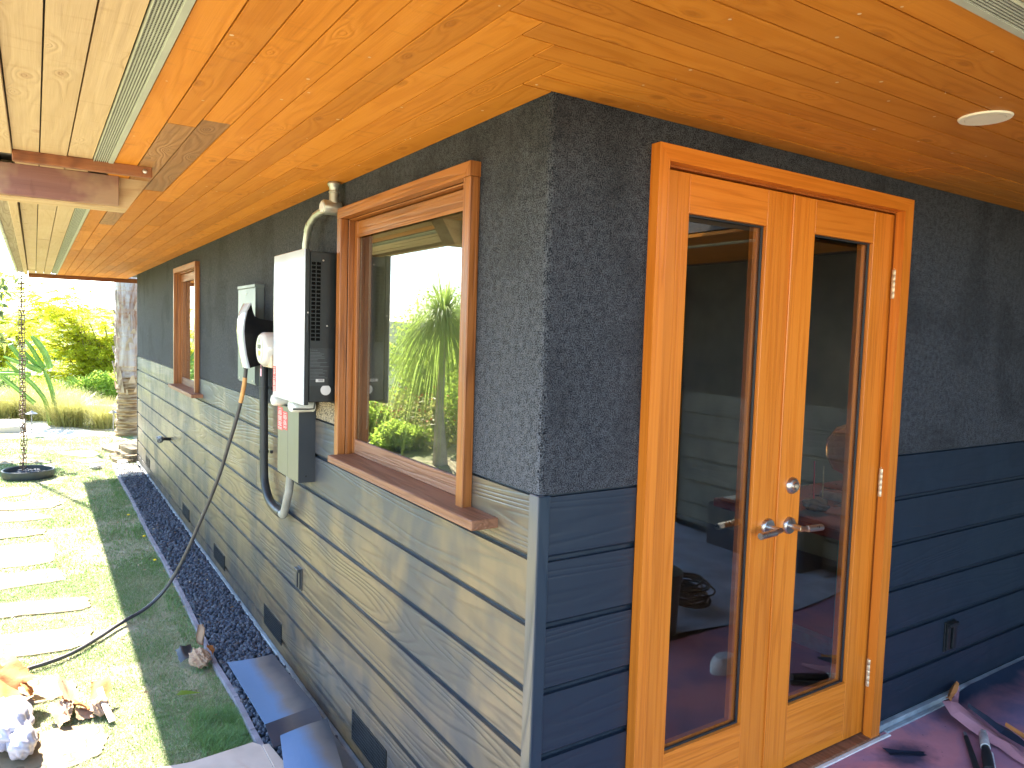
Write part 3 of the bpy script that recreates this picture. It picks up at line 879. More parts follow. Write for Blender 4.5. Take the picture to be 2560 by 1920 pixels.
rf.box(-1.312, 6.1, -1.33, 0.5, H + 0.032, 2.42); rf.box(-1.312, 6.1, 1.0, 10.5, H + 0.032, 2.42); rf.box(-1.312, 2.2, 0.5, 1.0, H + 0.032, 2.42); rf.box(2.9, 6.1, 0.5, 1.0, H + 0.032, 2.42); rf.box(2.3, 6.1, -6.0, -1.33, H + 0.032, 2.42)
rf.build('roof', 'roof', house)
# interior shell
it = MB()
it.box(0.14, 6.0, 0.14, 9.1, -0.06, -0.02)
it.build('interior_floor', 'interior_floor', house)
it = MB()
it.box(0.14, 5.9, 3.2, 3.3, -0.02, 2.4); it.box(3.8, 3.9, 0.14, 3.2, -.02, 2.23)
it.box(0.131, 0.14, 0.14, W1[0], -.02, 2.4); it.box(0.131, 0.14, W1[1], W2[0], -.02, 2.4)
it.build('interior_wall', 'interior', house)

def frosted():
    t = NT('added_frosted_panel')
    tr = t.n('ShaderNodeBsdfTranslucent', {0: (0.85, 0.85, 0.82)})
    t.t.links.new(tr.outputs[0], t.out.inputs[0])
    return t.m
m = MB(); m.box(2.2, 2.9, 0.5, 1.0, 2.425, 2.435); m.build('added_light_panel', frosted(), house)  # added unseen roof panel that brings daylight to the room behind the doors
# ------------------------------------------------------------------ windows
def window(W, outer, name='window'):
    y0, y1, z0, z1 = W; oy0, oy1, oz1 = outer
    w = empty(name, parent=house)
    def bx(nm, mk, *a, b=0.002):
        m = MB(); m.box(*a, b); return m.build(nm, mk, w)
    cw = 0.044
    bx('casing', 'case_z', -0.036, 0.0, oy0, oy0 + cw, z0 + 0.0, oz1 - cw, b=0.003)
    bx('casing', 'case_z', -0.036, 0.0, oy1 - cw, oy1, z0 + 0.0, oz1 - cw, b=0.003)
    # mitred head
    m = MB()
    for xx in (-0.0365, 0.0):
        m.v += [(xx, oy0, oz1), (xx, oy1, oz1), (xx, oy1 - cw, oz1 - cw), (xx, oy0 + cw, oz1 - cw)]
    m.f = [(0, 1, 2, 3), (4, 5, 6, 7), (0, 1, 5, 4), (1, 2, 6, 5), (2, 3, 7, 6), (3, 0, 4, 7)]
    m.build('head_casing', 'case_y', w)
    for a, b_ in ((oy0, oy0 + cw), (oy1 - cw, oy1)):
        m = MB(); s_ = a if a == oy0 else b_
        e = b_ if a == oy0 else a
        for xx in (-0.036, 0.0):
            m.v += [(xx, s_, oz1 - 0.0005), (xx, s_, oz1 - cw - .0001), (xx, e, oz1 - cw - .0001)]
        m.f = [(0, 1, 2), (3, 4, 5), (0, 1, 4, 3), (1, 2, 5, 4), (2, 0, 3, 5)]
        m.build('casing_mitre', 'case_z', w)
    # reveals
    bx('jamb', 'case_z', 0.0, 0.10, y0, y0 + 0.006, z0, z1); bx('jamb', 'case_z', 0.0, 0.10, y1 - 0.003, y1 + 0.006, z0, z1)
    bx('head_jamb', 'case_y', 0.0, 0.10, y0 + .006, y1 - .003, z1 - 0.004, z1 + 0.004)
    bx('sill', 'sill', -0.09, 0.06, oy0 - 0.0, oy1 - 0.0, 0.0, 0.0) if False else None
    bx('sill', 'sill', -0.09, 0.06, oy0 - 0.155 if name == 'window' else oy0 - .1, oy1 - 0.075 + 0.0, z0 - 0.016, z0 + 0.014, b=0.003)
    # sash
    sy0, sy1 = y0 + 0.008, y1 - 0.005
    bx('sash_stile', 'case_z', 0.026, 0.055, sy0, sy0 + 0.033, z0 + .014, z1 - 0.008)
    bx('sash_stile', 'case_z', 0.026, 0.055, sy1 - 0.033, sy1, z0 + .014, z1 - 0.008)
    bx('sash_rail', 'case_y', 0.027, 0.054, sy0 + .033, sy1 - .033, z1 - 0.067, z1 - 0.008)
    bx('sash_rail', 'sill', 0.027, 0.054, sy0 + .033, sy1 - .033, z0 + .014, z0 + 0.077)
    bx('glazing_bead', 'case_y', 0.023, 0.0265, sy0 + .03, sy1 - .03, z1 - 0.078, z1 - 0.064, b=.001)
    bx('spacer', 'brass', 0.040, 0.0435, sy1 - .040, sy1 - .034, z0 + .078, z1 - .068, b=0.0005)
    m = MB(); m.box(0.036, 0.0385, sy0 + .033, sy1 - .033, z0 + .077, z1 - .067); m.build('glass_pane', 'glass_win', w)
    m = MB(); m.tube([(0.075, sy1 - 0.052, z1 - .05), (0.077, sy1 - 0.054, z0 + 0.2), (0.075, sy1 - .05, z0 + .12)], 0.004, 6); m.build('blind_cord', 'white_plastic', w)
    bx('dark_interior_blind', 'interior', 0.11, 0.12, y0, y1, z0, z1)
    return w
window(W1, (0.359, 1.518, 2.089))
window(W2, (4.870, 6.003, 2.090), 'window')

# ------------------------------------------------------------------ french doors
frame = empty('door_frame', parent=house)
def fb(nm, mk, *a, b=0.003, par=frame):
    m = MB(); m.box(*a, b); return m.build(nm, mk, par)
# outer casing, mitred
m = MB()
cz, cw = 2.130, 0.047
for yy in (-0.036, 0.0):
    m.v += [(0.355, yy, cz), (1.684, yy, cz), (1.684 - 0.056, yy, cz - cw), (0.396, yy, cz - cw)]
m.f = [(0, 1, 2, 3), (4, 5, 6, 7), (0, 1, 5, 4), (1, 2, 6, 5), (2, 3, 7, 6), (3, 0, 4, 7)]
m.build('head_casing', 'door_x', frame)
for (s_, e) in ((0.355, 0.396), (1.684, 1.628)):
    m = MB()
    for yy in (-0.0355, 0.0):
        m.v += [(s_, yy, cz - .0006), (e, yy, cz - cw - .0002), (e, yy, 0.018), (s_, yy, 0.018)]
    m.f = [(0, 1, 2, 3), (4, 5, 6, 7), (0, 1, 5, 4), (1, 2, 6, 5), (2, 3, 7, 6), (3, 0, 4, 7)]
    m.build('casing', 'door_z', frame)
fb('jamb', 'jamb', 0.375, 0.396, 0.0, 0.11, 0.0, 2.083, b=0.001)
fb('jamb', 'jamb', 1.640, 1.66, 0.0, 0.11, 0.0, 2.083, b=0.001)
fb('head_jamb', 'jamb', 0.396, 1.640, 0.0, 0.11, 2.0775, 2.10, b=0.001)
fb('threshold', 'sill', 0.40, 1.70, -0.034, 0.11, 0.004, 0.0175)
YF = 0.010      # outer face of the door leaves
def leaf(x0, s0, s1, x1, handed):
    d = empty('door_leaf', parent=house)
    z0, zg0, zg1, z1 = 0.022, 0.255, 1.955, 2.073
    y0, y1 = YF, YF + 0.044
    fb('stile', 'door_z', x0, s0, y0, y1, z0, z1, b=0.0012, par=d)
    fb('stile', 'door_z', s1, x1, y0, y1, z0, z1, b=0.0012, par=d)
    fb('top_rail', 'door_x', s0, s1, y0 + .0004, y1, zg1, z1, b=0.0012, par=d)
    fb('bottom_rail', 'door_x', s0, s1, y0 + .0004, y1, z0, zg0, b=0.0012, par=d)
    m = MB(); m.box(s0, s1, YF + .022, YF + .0235, zg0, zg1); m.build('glass_pane', 'glass_door', d)
    for nm, a in (('glazing_seal', (s1 - .008, s1 - .001, YF + .014, YF + .021, zg0, zg1)), ('glazing_seal', (s0, s1 - .008, YF + .014, YF + .021, zg0, zg0 + .006)),
                  ('glazing_seal', (s0, s1 - .008, YF + .014, YF + .021, zg1 - .006, zg1))):
        fb(nm, 'black_rubber', *a, b=.0005, par=d)
    fb('glazing_bead', 'jamb', s1 - .034, s1, YF + .026, YF + .044, zg0, zg1, b=.0005, par=d)
    fb('glazing_bead', 'jamb', s0, s1 - .034, YF + .024, YF + .044, zg0, zg0 + .014, b=.0005, par=d)
    return d
leafL = leaf(0.400, 0.529, 0.892, 1.0255, 0)
leafR = leaf(1.0315, 1.148, 1.505, 1.638, 1)
fb('astragal', 'door_z', 1.0175, 1.0262, YF - 0.006, YF + 0.001, 0.022, 2.073, b=0.002, par=leafL)
def handle(cx, cz, lx, par, bend=0):
    m = MB()
    m.lathe([(0.0, -0.012), (0.026, -0.012), (0.030, -0.008), (0.031, 0.0)], (cx, YF, cz), 'y', 28)
    m.build('handle_rose', 'nickel', par, smooth=True)
    m = MB()
    sx = 1 if lx > cx else -1
    m.tube([(cx, YF - 0.01, cz), (cx, YF - 0.055, cz)], 0.0105, 14)
    m.tube([(cx - sx * 0.008, YF - 0.055, cz), (cx + sx * 0.03, YF - 0.057, cz - 0.003)], 0.0095, 4)
    m.tube([(cx + sx * 0.028, YF - 0.057, cz - 0.003), (lx, YF - 0.058, cz - 0.006)], 0.0115, 16)
    m.build('handle', 'nickel', par, smooth=True)
handle(0.975, 0.938, 0.868, leafL)
handle(1.092, 0.930, 1.20, leafR)
m = MB(); m.lathe([(0.0, -0.004), (0.006, -0.02), (0.016, -0.021), (0.018, -0.014), (0.024, -0.013), (0.030, -0.006), (0.031, 0.0)], (1.098, YF, 1.072), 'y', 28)
m.build('deadbolt', 'nickel', leafR, smooth=True)
m = MB(); m.lathe([(0.0, -0.0235), (0.007, -0.0235), (0.0075, -0.0205)], (1.098, YF, 1.072), 'y', 16); m.build('key_cylinder', 'brass', leafR)
m = MB(); m.tube([(0.975, 0.06, 0.938), (0.975, 0.11, 0.938)], 0.01, 10); m.tube([(0.985, 0.11, 0.938), (0.84, 0.112, 0.93)], 0.0115, 12)
m.build('inner_handle', 'nickel', leafL, smooth=True)
for zc in (1.81, 1.04, 0.275):
    m = MB()
    for i in range(5):
        za = zc - 0.055 + i * 0.022
        m.lathe([(0.0, za), (0.0082, za), (0.009, za + .001), (0.009, za + .0205), (0.0082, za + .0215), (0, za + .0215)], (1.6325, YF - 0.0145, 0), 'z', 12)
    m.lathe([(0.0, 0.057), (0.005, 0.057), (0.005, 0.061), (0.0, 0.063)], (1.6325, YF - .0145, zc), 'z', 10)
    m.build('hinge', 'brass', frame, smooth=True)

# ------------------------------------------------------------------ recessed light
dl = thing('ceiling_light', (1.055, -0.563, H), 'round cream recessed downlight set in the orange soffit', 'ceiling light')
m = MB(); m.lathe([(0.047, -0.001), (0.049, -0.0045), (0.063, -0.0045), (0.066, 0.0)], (1.055, -0.563, H), 'z', 40); m.build('trim_ring', 'cream_light', dl, smooth=True)
dl2 = MB()
pf = []
for i in range(8):
    pf += [(0.0475 - i * 0.0025, -0.0038 + i * 0.0004), (0.0465 - i * 0.0025, -0.0030 + i * 0.0004)]
pf.append((0.0, 0.0))
dl2.lathe(pf, (1.055, -0.563, H - 0.001), 'z', 40); dl2.build('baffle', 'cream_light', dl)

# ------------------------------------------------------------------ equipment on the long wall
gw = thing('energy_gateway', (0, 1.79, 1.57), 'tall glossy white electrical cabinet with black grilled side next to the big window', 'electrical cabinet')
m = MB(); m.box(-0.138, 0, 1.56, 2.03, 1.25, 1.905, 0.003); m.build('body', 'black', gw)
m = MB(); m.box(-0.163, -0.158, 1.556, 2.036, 1.237, 1.914, 0.002); m.build('front_cover', 'white_gloss', gw)
m = MB(); m.box(-0.158, -0.139, 1.557, 2.034, 1.238, 1.913, 0.002); m.build('cover_rim', 'black', gw)
gr = MB()
gx0, gx1 = -0.134, -0.089
gr.box(gx0, gx1, 1.5585, 1.5595, 1.517, 1.862)
gr.build('grille_opening', 'void', gw)
m = MB()
for i in range(21):
    z = 1.517 + (1.862 - 1.517) * i / 20
    m.box(gx0, gx1, 1.5565, 1.5583, z - 0.0022, z + 0.0022)
for xx in (gx0, (gx0 + gx1) / 2, gx1):
    m.box(xx - 0.0018, xx + 0.0018, 1.5566, 1.5582, 1.515, 1.864)
m.build('grille', 'black', gw)
m = MB(); m.box(-0.136, -0.030, 1.5578, 1.5592, 1.322, 1.486); m.build('rating_label', 'label_dark', gw)
bar_text('TESLA', 0.0085, 'print', gw, (-0.133, 1.5574, 1.475), (1, 0, 0), (0, 0, 1), 'lettering')
m = MB()
z = 1.468
k = 0
rr = random.Random(3)
while z > 1.345:
    w = rr.uniform(0.03, 0.085)
    m.box(-0.133, -0.133 + w, 1.5572, 1.5577, z - .0008, z + .0008)
    z -= 0.0062 if k != 10 else 0.012
    k += 1
m.build('fine_print', 'print', gw)
m = MB(); m.box(-0.108, -0.070, 1.5568, 1.5576, 1.339, 1.352, 0.0003); m.build('serial_sticker', 'white_plastic', gw)
m = MB()
for i in range(3): m.box(-0.097, -0.075, 1.5562, 1.5567, 1.3425 + i * .0032, 1.344 + i * .0032)
m.build('sticker_print', 'black', gw)
m = MB(); m.lathe([(0.0, -0.001), (0.0225, -0.001), (0.0235, 0.0015)], (-0.062, 1.5592, 1.303), 'y', 36); m.build('knockout_plug', 'white_plastic', gw)
m = MB()
for (x, z) in ((-0.146, 1.64), (-0.08, 1.868), (-0.06, 1.585)): m.lathe([(0.0, -0.003), (0.0035, -0.002), (0.004, 0.001)], (x, 1.557 if x < -.14 else 1.5595, z), 'y', 10)
m.build('screw', 'nickel', gw)
m = MB(); m.box(-0.152, -0.143, 1.551, 1.557, 1.555, 1.625, 0.002); m.build('latch', 'black', gw)
bar_text('TESLA', 0.022, 'print_faint', gw, (-0.1634, 1.86, 1.785), (0, -1, 0), (0, 0, 1), 'lettering')
def redlabel(par, x, ya, yb, za, zb, name='warning_label'):
    m = MB(); m.box(x - .0006, x, ya, yb, za, zb); m.build(name, 'red', par)
    m = MB(); z = zb - 0.008; i = 0
    while z > za + 0.004:
        ww = (yb - ya) * rr.uniform(.5, .85); mm = (ya + yb) / 2
        m.box(x - .0012, x - .0008, mm - ww / 2, mm + ww / 2, z - .0012, z + .0012)
        z -= 0.0062 if i % 4 else 0.010; i += 1
    m.build('label_print', 'white_plastic', par)
redlabel(gw, -0.1632, 1.985, 2.034, 1.335, 1.385)
redlabel(gw, -0.1632, 1.988, 2.036, 1.262, 1.332)

cond = thing('metal_conduit', (-0.03, 1.58, H), 'galvanised conduit bending from the soffit down into the white cabinet', 'conduit')
m = MB(); m.lathe([(0.026, 2.2035), (0.029, 2.195), (0.024, 2.185), (0.021, 2.18), (0.021, 2.165), (0.023, 2.163), (0.023, 2.158), (0.0205, 2.156), (0.0205, 2.11)], (-0.045, 1.535, 0), 'z', 20); m.build('coupling', 'metal', cond, smooth=True)
m = MB()
m.lathe([(0.0, -0.095), (0.030, -0.094), (0.033, -0.089), (0.033, -0.020), (0.031, -0.016), (0.0, -0.016)], (0, 1.545, 2.095), 'x', 22, sx=1.15, sy=0.95)
m.build('conduit_body', 'metal', cond, smooth=True)
m = MB(); m.lathe([(0.0, -0.0985), (0.023, -0.098), (0.025, -0.0945)], (0, 1.545, 2.095), 'x', 22, sx=1.15, sy=0.95); m.build('cover_plate', 'white_plastic', cond, smooth=True)
m = MB(); m.tube([(-0.06, 1.575, 2.093), (-0.062, 1.64, 2.092), (-0.064, 1.72, 2.082), (-0.066, 1.79, 2.055), (-0.068, 1.83, 2.01), (-0.07, 1.845, 1.96), (-0.07, 1.85, 1.90)], 0.0165, 14); m.build('bent_pipe', 'metal', cond, smooth=True)
m = MB(); m.tube([(-0.0665, 1.80, 2.048), (-0.0675, 1.825, 2.02)], 0.019, 14); m.tube([(-0.06, 1.59, 2.093), (-0.06, 1.60, 2.093)], 0.020, 14); m.build('connector', 'metal', cond, smooth=True)

gb_ = thing('meter_enclosure', (0, 3.05, 1.5), 'flat sage grey metal electrical enclosure on the stucco behind the vehicle charger', 'electrical box')
m = MB(); m.box(-0.046, 0, 2.853, 3.276, 1.227, 1.816, 0.002); m.build('box_body', 'panel_grey', gb_)
m = MB(); m.box(-0.052, -0.047, 2.849, 3.279, 1.235, 1.80, 0.002); m.build('cover', 'panel_grey', gb_)
m = MB(); m.box(-0.056, 0, 2.846, 3.282, 1.803, 1.822, 0.002); m.build('rain_lip', 'panel_grey', gb_)
m = MB()
for (y, z) in ((2.9, 1.25), (3.23, 1.25), (3.06, 1.77)): m.lathe([(0.0, -0.055), (0.006, -0.054), (0.006, -0.051)], (0, y, z), 'x', 10)
m.build('screw', 'nickel', gb_)

wc = thing('vehicle_charger', (0, 2.73, 1.5), 'white curved vehicle charger with black body mounted on the stucco beside the electricity meter', 'charger')
ya, yb = 2.655, 2.812
prof = [(-0.128, 1.702), (-0.150, 1.655), (-0.161, 1.60), (-0.165, 1.545), (-0.160, 1.48), (-0.150, 1.41), (-0.132, 1.337)]
m = MB(); vs = []
for (x, z) in prof:
    for t_ in range(5):
        y = ya + (yb - ya) * t_ / 4
        bulge = 0.010 * (1 - ((t_ - 2) / 2) ** 2)
        vs.append((x - bulge, y, z))
for (x, z) in prof:
    vs.append((x + 0.008, ya, z)); vs.append((x + 0.008, yb, z))
fs = []
n_ = len(prof)
for i in range(n_ - 1):
    for t_ in range(4):
        fs.append((i * 5 + t_, i * 5 + t_ + 1, (i + 1) * 5 + t_ + 1, (i + 1) * 5 + t_))
    o5 = n_ * 5
    fs.append((i * 5, (i + 1) * 5, o5 + (i + 1) * 2, o5 + i * 2))
    fs.append((i * 5 + 4, (i + 1) * 5 + 4, o5 + (i + 1) * 2 + 1, o5 + i * 2 + 1))
fs.append((0, 1, 2, 3, 4, n_ * 5 + 1, n_ * 5)); k = (n_ - 1) * 5
fs.append((k, k + 1, k + 2, k + 3, k + 4, n_ * 7 - 1, n_ * 7 - 2))
m.add(vs, fs); m.build('faceplate', 'white_gloss', wc, smooth=True)
pb = [(-0.120, 1.700), (-0.112, 1.66), (-0.100, 1.63), (-0.075, 1.618), (0.0, 1.606), (0.0, 1.37), (-0.085, 1.352), (-0.124, 1.340), (-0.142, 1.41), (-0.153, 1.48), (-0.157, 1.545), (-0.153, 1.60), (-0.142, 1.655)]
m = MB(); vs = [(x, ya + .002, z) for x, z in pb] + [(x, yb - .002, z) for x, z in pb]; k = len(pb)
m.add(vs, [tuple(range(k)), tuple(range(k, 2 * k))] + [(i, (i + 1) % k, k + (i + 1) % k, k + i) for i in range(k)])
m.build('body', 'black_gloss', wc)
# cable to the lawn: hangs from the charger, sags over the gravel and runs out on the grass
cab = [(-0.128, 2.735, 1.345), (-0.13, 2.745, 1.29), (-0.135, 2.76, 1.22), (-0.145, 2.80, 1.12), (-0.16, 2.86, 1.0), (-0.18, 2.94, 0.86), (-0.20, 3.04, 0.70),
       (-0.235, 3.15, 0.52), (-0.28, 3.27, 0.33), (-0.33, 3.39, 0.13), (-0.385, 3.49, -0.04), (-0.46, 3.53, -0.17), (-0.56, 3.50, -0.245),
       (-0.70, 3.40, -0.272), (-0.84, 3.22, -0.276), (-0.99, 3.05, -0.276), (-1.15, 2.965, -0.276), (-1.30, 2.95, -0.276), (-1.9, 3.1, -0.276)]
def smooth_path(p, n=6):
    p = [Vector(q) for q in p]; out = []
    for i in range(len(p) - 1):
        a = p[max(i - 1, 0)]; b = p[i]; c_ = p[i + 1]; d_ = p[min(i + 2, len(p) - 1)]
        for j in range(n):
            t_ = j / n
            out.append(0.5 * ((2 * b) + (c_ - a) * t_ + (2 * a - 5 * b + 4 * c_ - d_) * t_ * t_ + (3 * b - a - 3 * c_ + d_) * t_ ** 3))
    out.append(p[-1]); return out
CABLE = smooth_path(cab, 7)
m = MB(); m.tube(CABLE, 0.0115, 10); m.build('cable', 'hose', wc, smooth=True)
m = MB(); m.tube(CABLE[8:21], 0.0126, 10); m.build('cable_tape', 'hose_paint', wc, smooth=True)
m = MB(); m.tube(CABLE[0:3], 0.016, 10); m.build('cable_collar', 'black_rubber', wc, smooth=True)

mt = thing('electricity_meter', (-0.1, 2.15, 1.46), 'round electricity meter with dial face between charger and white cabinet', 'meter')
m = MB(); m.lathe([(0.0, -0.200), (0.070, -0.199), (0.080, -0.190), (0.084, -0.178), (0.085, -0.10)], (0, 2.15, 1.463), 'x', 36); m.build('cover', 'meter_glass', mt, smooth=True)
m = MB(); m.lathe([(0.0, -0.2018), (0.062, -0.2015), (0.063, -0.2005)], (0, 2.15, 1.463), 'x', 30); m.build('face', 'meter_face', mt)
m = MB(); m.box(-0.2045, -0.2022, 2.135, 2.165, 1.43, 1.455); m.build('yellow_sticker', 'yellow', mt)
m = MB(); m.box(-0.2045, -0.2022, 2.125, 2.175, 1.465, 1.485)
for i in range(5): m.box(-0.204, -0.2022, 2.13, 2.17, 1.492 + i * .006, 1.4945 + i * .006)
m.build('dial_print', 'label_dark', mt)
m = MB(); m.box(-0.165, 0.0, 2.07, 2.235, 1.372, 1.447, 0.004); m.build('base', 'tan_label', mt)
m = MB(); m.box(-0.1, 0.0, 2.07, 2.235, 1.447, 1.54, 0.004); m.build('socket', 'pvc', mt)
m = MB(); m.box(-0.185, -0.183, 2.175, 2.195, 1.325, 1.362); m.tube([(-0.184, 2.185, 1.362), (-0.184, 2.185, 1.385)], .001, 5); m.build('seal_tag', 'pink', mt)

cd = thing('black_conduit', (-0.04, 2.5, 0.6), 'black conduit looping below the charger and back up to the grey raceways', 'conduit')
pth = smooth_path([(-0.04, 2.70, 1.40), (-0.04, 2.69, 1.2), (-0.04, 2.68, 0.95), (-0.04, 2.675, 0.80), (-0.04, 2.66, 0.70), (-0.04, 2.60, 0.63), (-0.04, 2.52, 0.595), (-0.04, 2.40, 0.58), (-0.042, 2.30, 0.582)], 6)
m = MB(); m.tube(pth, 0.024, 14); m.build('pipe', 'black_rubber', cd, smooth=True)
pth = smooth_path([(-0.042, 2.31, 0.583), (-0.045, 2.25, 0.588), (-0.047, 2.215, 0.63), (-0.045, 2.185, 0.69), (-0.042, 2.165, 0.74), (-0.04, 2.15, 0.84)], 6)
m = MB(); m.tube(pth, 0.021, 14); m.build('flexible_end', 'grey_flex', cd, smooth=True)
for (y, z) in ((2.6915, 1.225), (2.679, 0.86)):
    m = MB(); m.lathe([(0.026, -.008), (0.0275, -.008), (0.0275, .008), (0.026, .008)], (-0.04, y, z), 'z', 16); m.box(-0.012, 0.0, y - .045, y - .024, z - .008, z + .008, .001); m.build('strap', 'black_rubber', cd)
for (ya_, yb_, nm) in ((2.066, 2.24, 'far'), (1.885, 2.062, 'near')):
    rc = thing('cable_raceway', (0, (ya_ + yb_) / 2, 1.0), 'grey green raceway under the white cabinet, carrying a red warning label' if nm == 'far' else 'grey green raceway with dark side under the white cabinet, nearer the window', 'raceway', 'square raceways on the siding')
    m = MB(); m.box(-0.082, 0.0, ya_, yb_, 0.826, 1.178, 0.002); m.build('duct', 'raceway', rc)
    if nm == 'near':
        m = MB(); m.box(-0.081, 0, ya_ - .002, ya_ - .0005, 0.828, 1.176); m.build('dark_side', 'race_dark', rc)
        m = MB(); m.lathe([(0, -.003), (.005, -.002), (.005, 0)], (-0.045, ya_ - .002, 0.86), 'y', 10); m.build('screw', 'black', rc)
    else:
        redlabel(rc, -0.0825, 2.07, 2.148, 1.06, 1.15)
        redlabel(rc, -0.0825, 2.155, 2.238, 1.05, 1.165)
    fy = 1.875 if nm == 'near' else 2.19
    m = MB(); m.lathe([(0.0, -0.125), (0.026, -0.125), (0.030, -0.12), (0.032, -0.108), (0.032, -0.02), (0, -0.02)], (0, fy, 1.203), 'x', 20, sx=1.7 if nm == 'near' else 1.3, sy=0.95)
    m.build('fitting', 'pvc', rc, smooth=True)
    m = MB(); m.lathe([(0.0, -0.130), (0.017, -0.129), (0.02, -0.1255)], (0, fy, 1.203), 'x', 20, sx=1.8 if nm == 'near' else 1.3, sy=0.9); m.build('fitting_cover', 'white_plastic', rc, smooth=True)
    m = MB(); m.tube([(-0.06, fy, 1.22), (-0.06, fy, 1.25)], 0.022, 12); m.build('nipple', 'pvc', rc, smooth=True)
m = MB(); m.tube([(-0.135, 1.80, 1.196), (-0.07, 1.775, 1.196), (-0.045, 1.77, 1.198), (-0.04, 1.77, 1.235)], 0.004, 6)
lk = m.build('ground_rod_clip', 'black', None); tag(lk, 'thin black bent rod under the white cabinet fittings', 'metal rod')

def weather_box(plane, a, z, h, w, matk, label):
    t_ = thing('outlet_cover', (0, a, z) if plane == 'x' else (a, 0, z), label, 'outlet cover')
    def bx(nm, a0, a1, d0, d1, z0, z1, mk):
        m = MB()
        if plane == 'x': m.box(-d1, -d0, a0, a1, z0, z1, 0.001)
        else: m.box(a0, a1, -d1, -d0, z0, z1, 0.001)
        m.build(nm, mk, t_)
    bx('plate', a - w / 2, a + w / 2, 0.0, 0.006, z - h / 2, z + h / 2, matk)
    bx('hood', a - w / 2 + .006, a + w / 2 - .006, 0.006, 0.026, z + h / 2 - .02, z + h / 2 - .004, matk)
    bx('cover_left', a - w / 2 + .008, a - w * .08, 0.006, 0.014, z - h / 2 + .008, z + h / 2 - .021, matk)
    bx('cover_right', a + w * .08, a + w / 2 - .008, 0.006, 0.018, z - h / 2 + .008, z + h / 2 - .021, matk)
weather_box('x', 2.095, 0.287, 0.115, 0.072, 'race_dark', 'small painted outdoor outlet cover on the long lap-sided wall')
weather_box('y', 2.255, 0.30, 0.135, 0.085, 'black', 'dark navy outdoor outlet cover right of the french doors')

# wrapped hose bib
hb = thing('hose_tap', (0, 6.4, 0.42), 'garden tap masked in grey plastic wrap on the far siding', 'tap')
m = MB(); m.tube([(0, 6.4, 0.42), (-0.07, 6.4, 0.425)], 0.016, 8); m.build('pipe', 'black', hb)
def crumple(name, c, sx, sy, sz, seed, mat, parent, sub=3, amp=0.45, flatten=None, soft=False):
    bm = bmesh.new(); bmesh.ops.create_icosphere(bm, subdivisions=sub, radius=1)
    q = np.random.RandomState(seed)
    dirs = q.normal(size=(14, 3)); dirs /= np.linalg.norm(dirs, axis=1, keepdims=True)
    offs = q.uniform(0.35, 1.0, 14)
    for v in bm.verts:
        p = np.array(v.co)
        r = 1.0
        for d_, o_ in zip(dirs, offs):
            dd = p.dot(d_)
            if dd > 0.05: r = min(r, (1 - amp + amp * o_) / max(dd, .3) if dd > o_ * .75 else r)
        r *= 1 + q.uniform(-.03, .03)
        fold = abs(math.sin(5 * p[0] + 3 * p[2] + seed)) * .16
        if soft: r = 0.9 - fold * .8 + .10 * abs(math.sin(6 * p[1] + 4 * p[0] - seed)) + .04 * math.sin(13 * p[2] + 7 * p[0])
        else: r -= fold + .07 * abs(math.sin(9 * p[1] + 6 * p[0] - seed)) + .04 * abs(math.sin(17 * p[2] + 11 * p[0] + 7 * p[1]))
        v.co = (c[0] + p[0] * r * sx, c[1] + p[1] * r * sy, max(c[2] + p[2] * r * sz, flatten if flatten is not None else -9))
    me = bpy.data.meshes.new(name); bm.to_mesh(me); bm.free()
    if soft: me.shade_smooth()
    return link(name, me, mat, parent)
crumple('plastic_wrap', (-0.10, 6.42, 0.42), 0.05, 0.075, 0.045, 5, 'cloth', hb)

# ------------------------------------------------------------------ gravel strip, edging, flagstones, lawn
rocks_n = 5200
def rock_cloud(n, x0, x1, y0, y1, z, smin, smax, mat, name, dens=None):
    bm = bmesh.new(); bmesh.ops.create_icosphere(bm, subdivisions=1, radius=1)
    bv = np.array([v.co for v in bm.verts]); bf = np.array([[v.index for v in f.verts] for f in bm.faces]); bm.free()
    P0 = np.stack([rs.uniform(x0, x1, n), y0 + (y1 - y0) * rs.uniform(0, 1, n) ** 1.0, z + rs.uniform(-0.005, 0.012, n)], -1)
    s_ = rs.uniform(smin, smax, (n, 1)) * rs.uniform(0.65, 1.15, (n, 3))
    ang = rs.uniform(0, 6.28, n)
    Vv = bv[None] * (1 + rs.uniform(-.22, .22, (n, len(bv), 1)))
    Vv = Vv * s_[:, None, :]
    ca, sa = np.cos(ang)[:, None], np.sin(ang)[:, None]
    x = Vv[..., 0] * ca - Vv[..., 1] * sa; y = Vv[..., 0] * sa + Vv[..., 1] * ca
    tl = rs.uniform(-.7, .7, (n, 1)); zz = Vv[..., 2] + x * tl
    Vv = np.stack([x, y, zz], -1) + P0[:, None]
    F_ = bf[None] + (np.arange(n) * len(bv))[:, None, None]
    return bigmesh(name, Vv.reshape(-1, 3), F_.reshape(-1, 3), mat)
m = MB(); m.box(-0.30, -0.012, 0.0, 9.0, G, G + 0.008); tag(m.build('gravel_bed', 'rock'), kind='structure')
tag(rock_cloud(6500, -0.297, -0.02, 0.6, 4.6, G + 0.018, 0.009, 0.019, 'rock', 'lava_gravel'), kind='stuff')
tag(rock_cloud(4200, -0.29, -0.02, 4.6, 8.95, G + 0.018, 0.012, 0.021, 'rock', 'lava_gravel'), kind='stuff')
tag(rock_cloud(900, -0.29, -0.05, 8.2, 9.0, G + 0.03, 0.012, 0.022, 'pale_rock', 'pale_gravel'), kind='stuff')
ed = thing('lawn_edging', (-0.31, 5, G), 'weathered grey timber edging between lawn and lava gravel', 'edging')
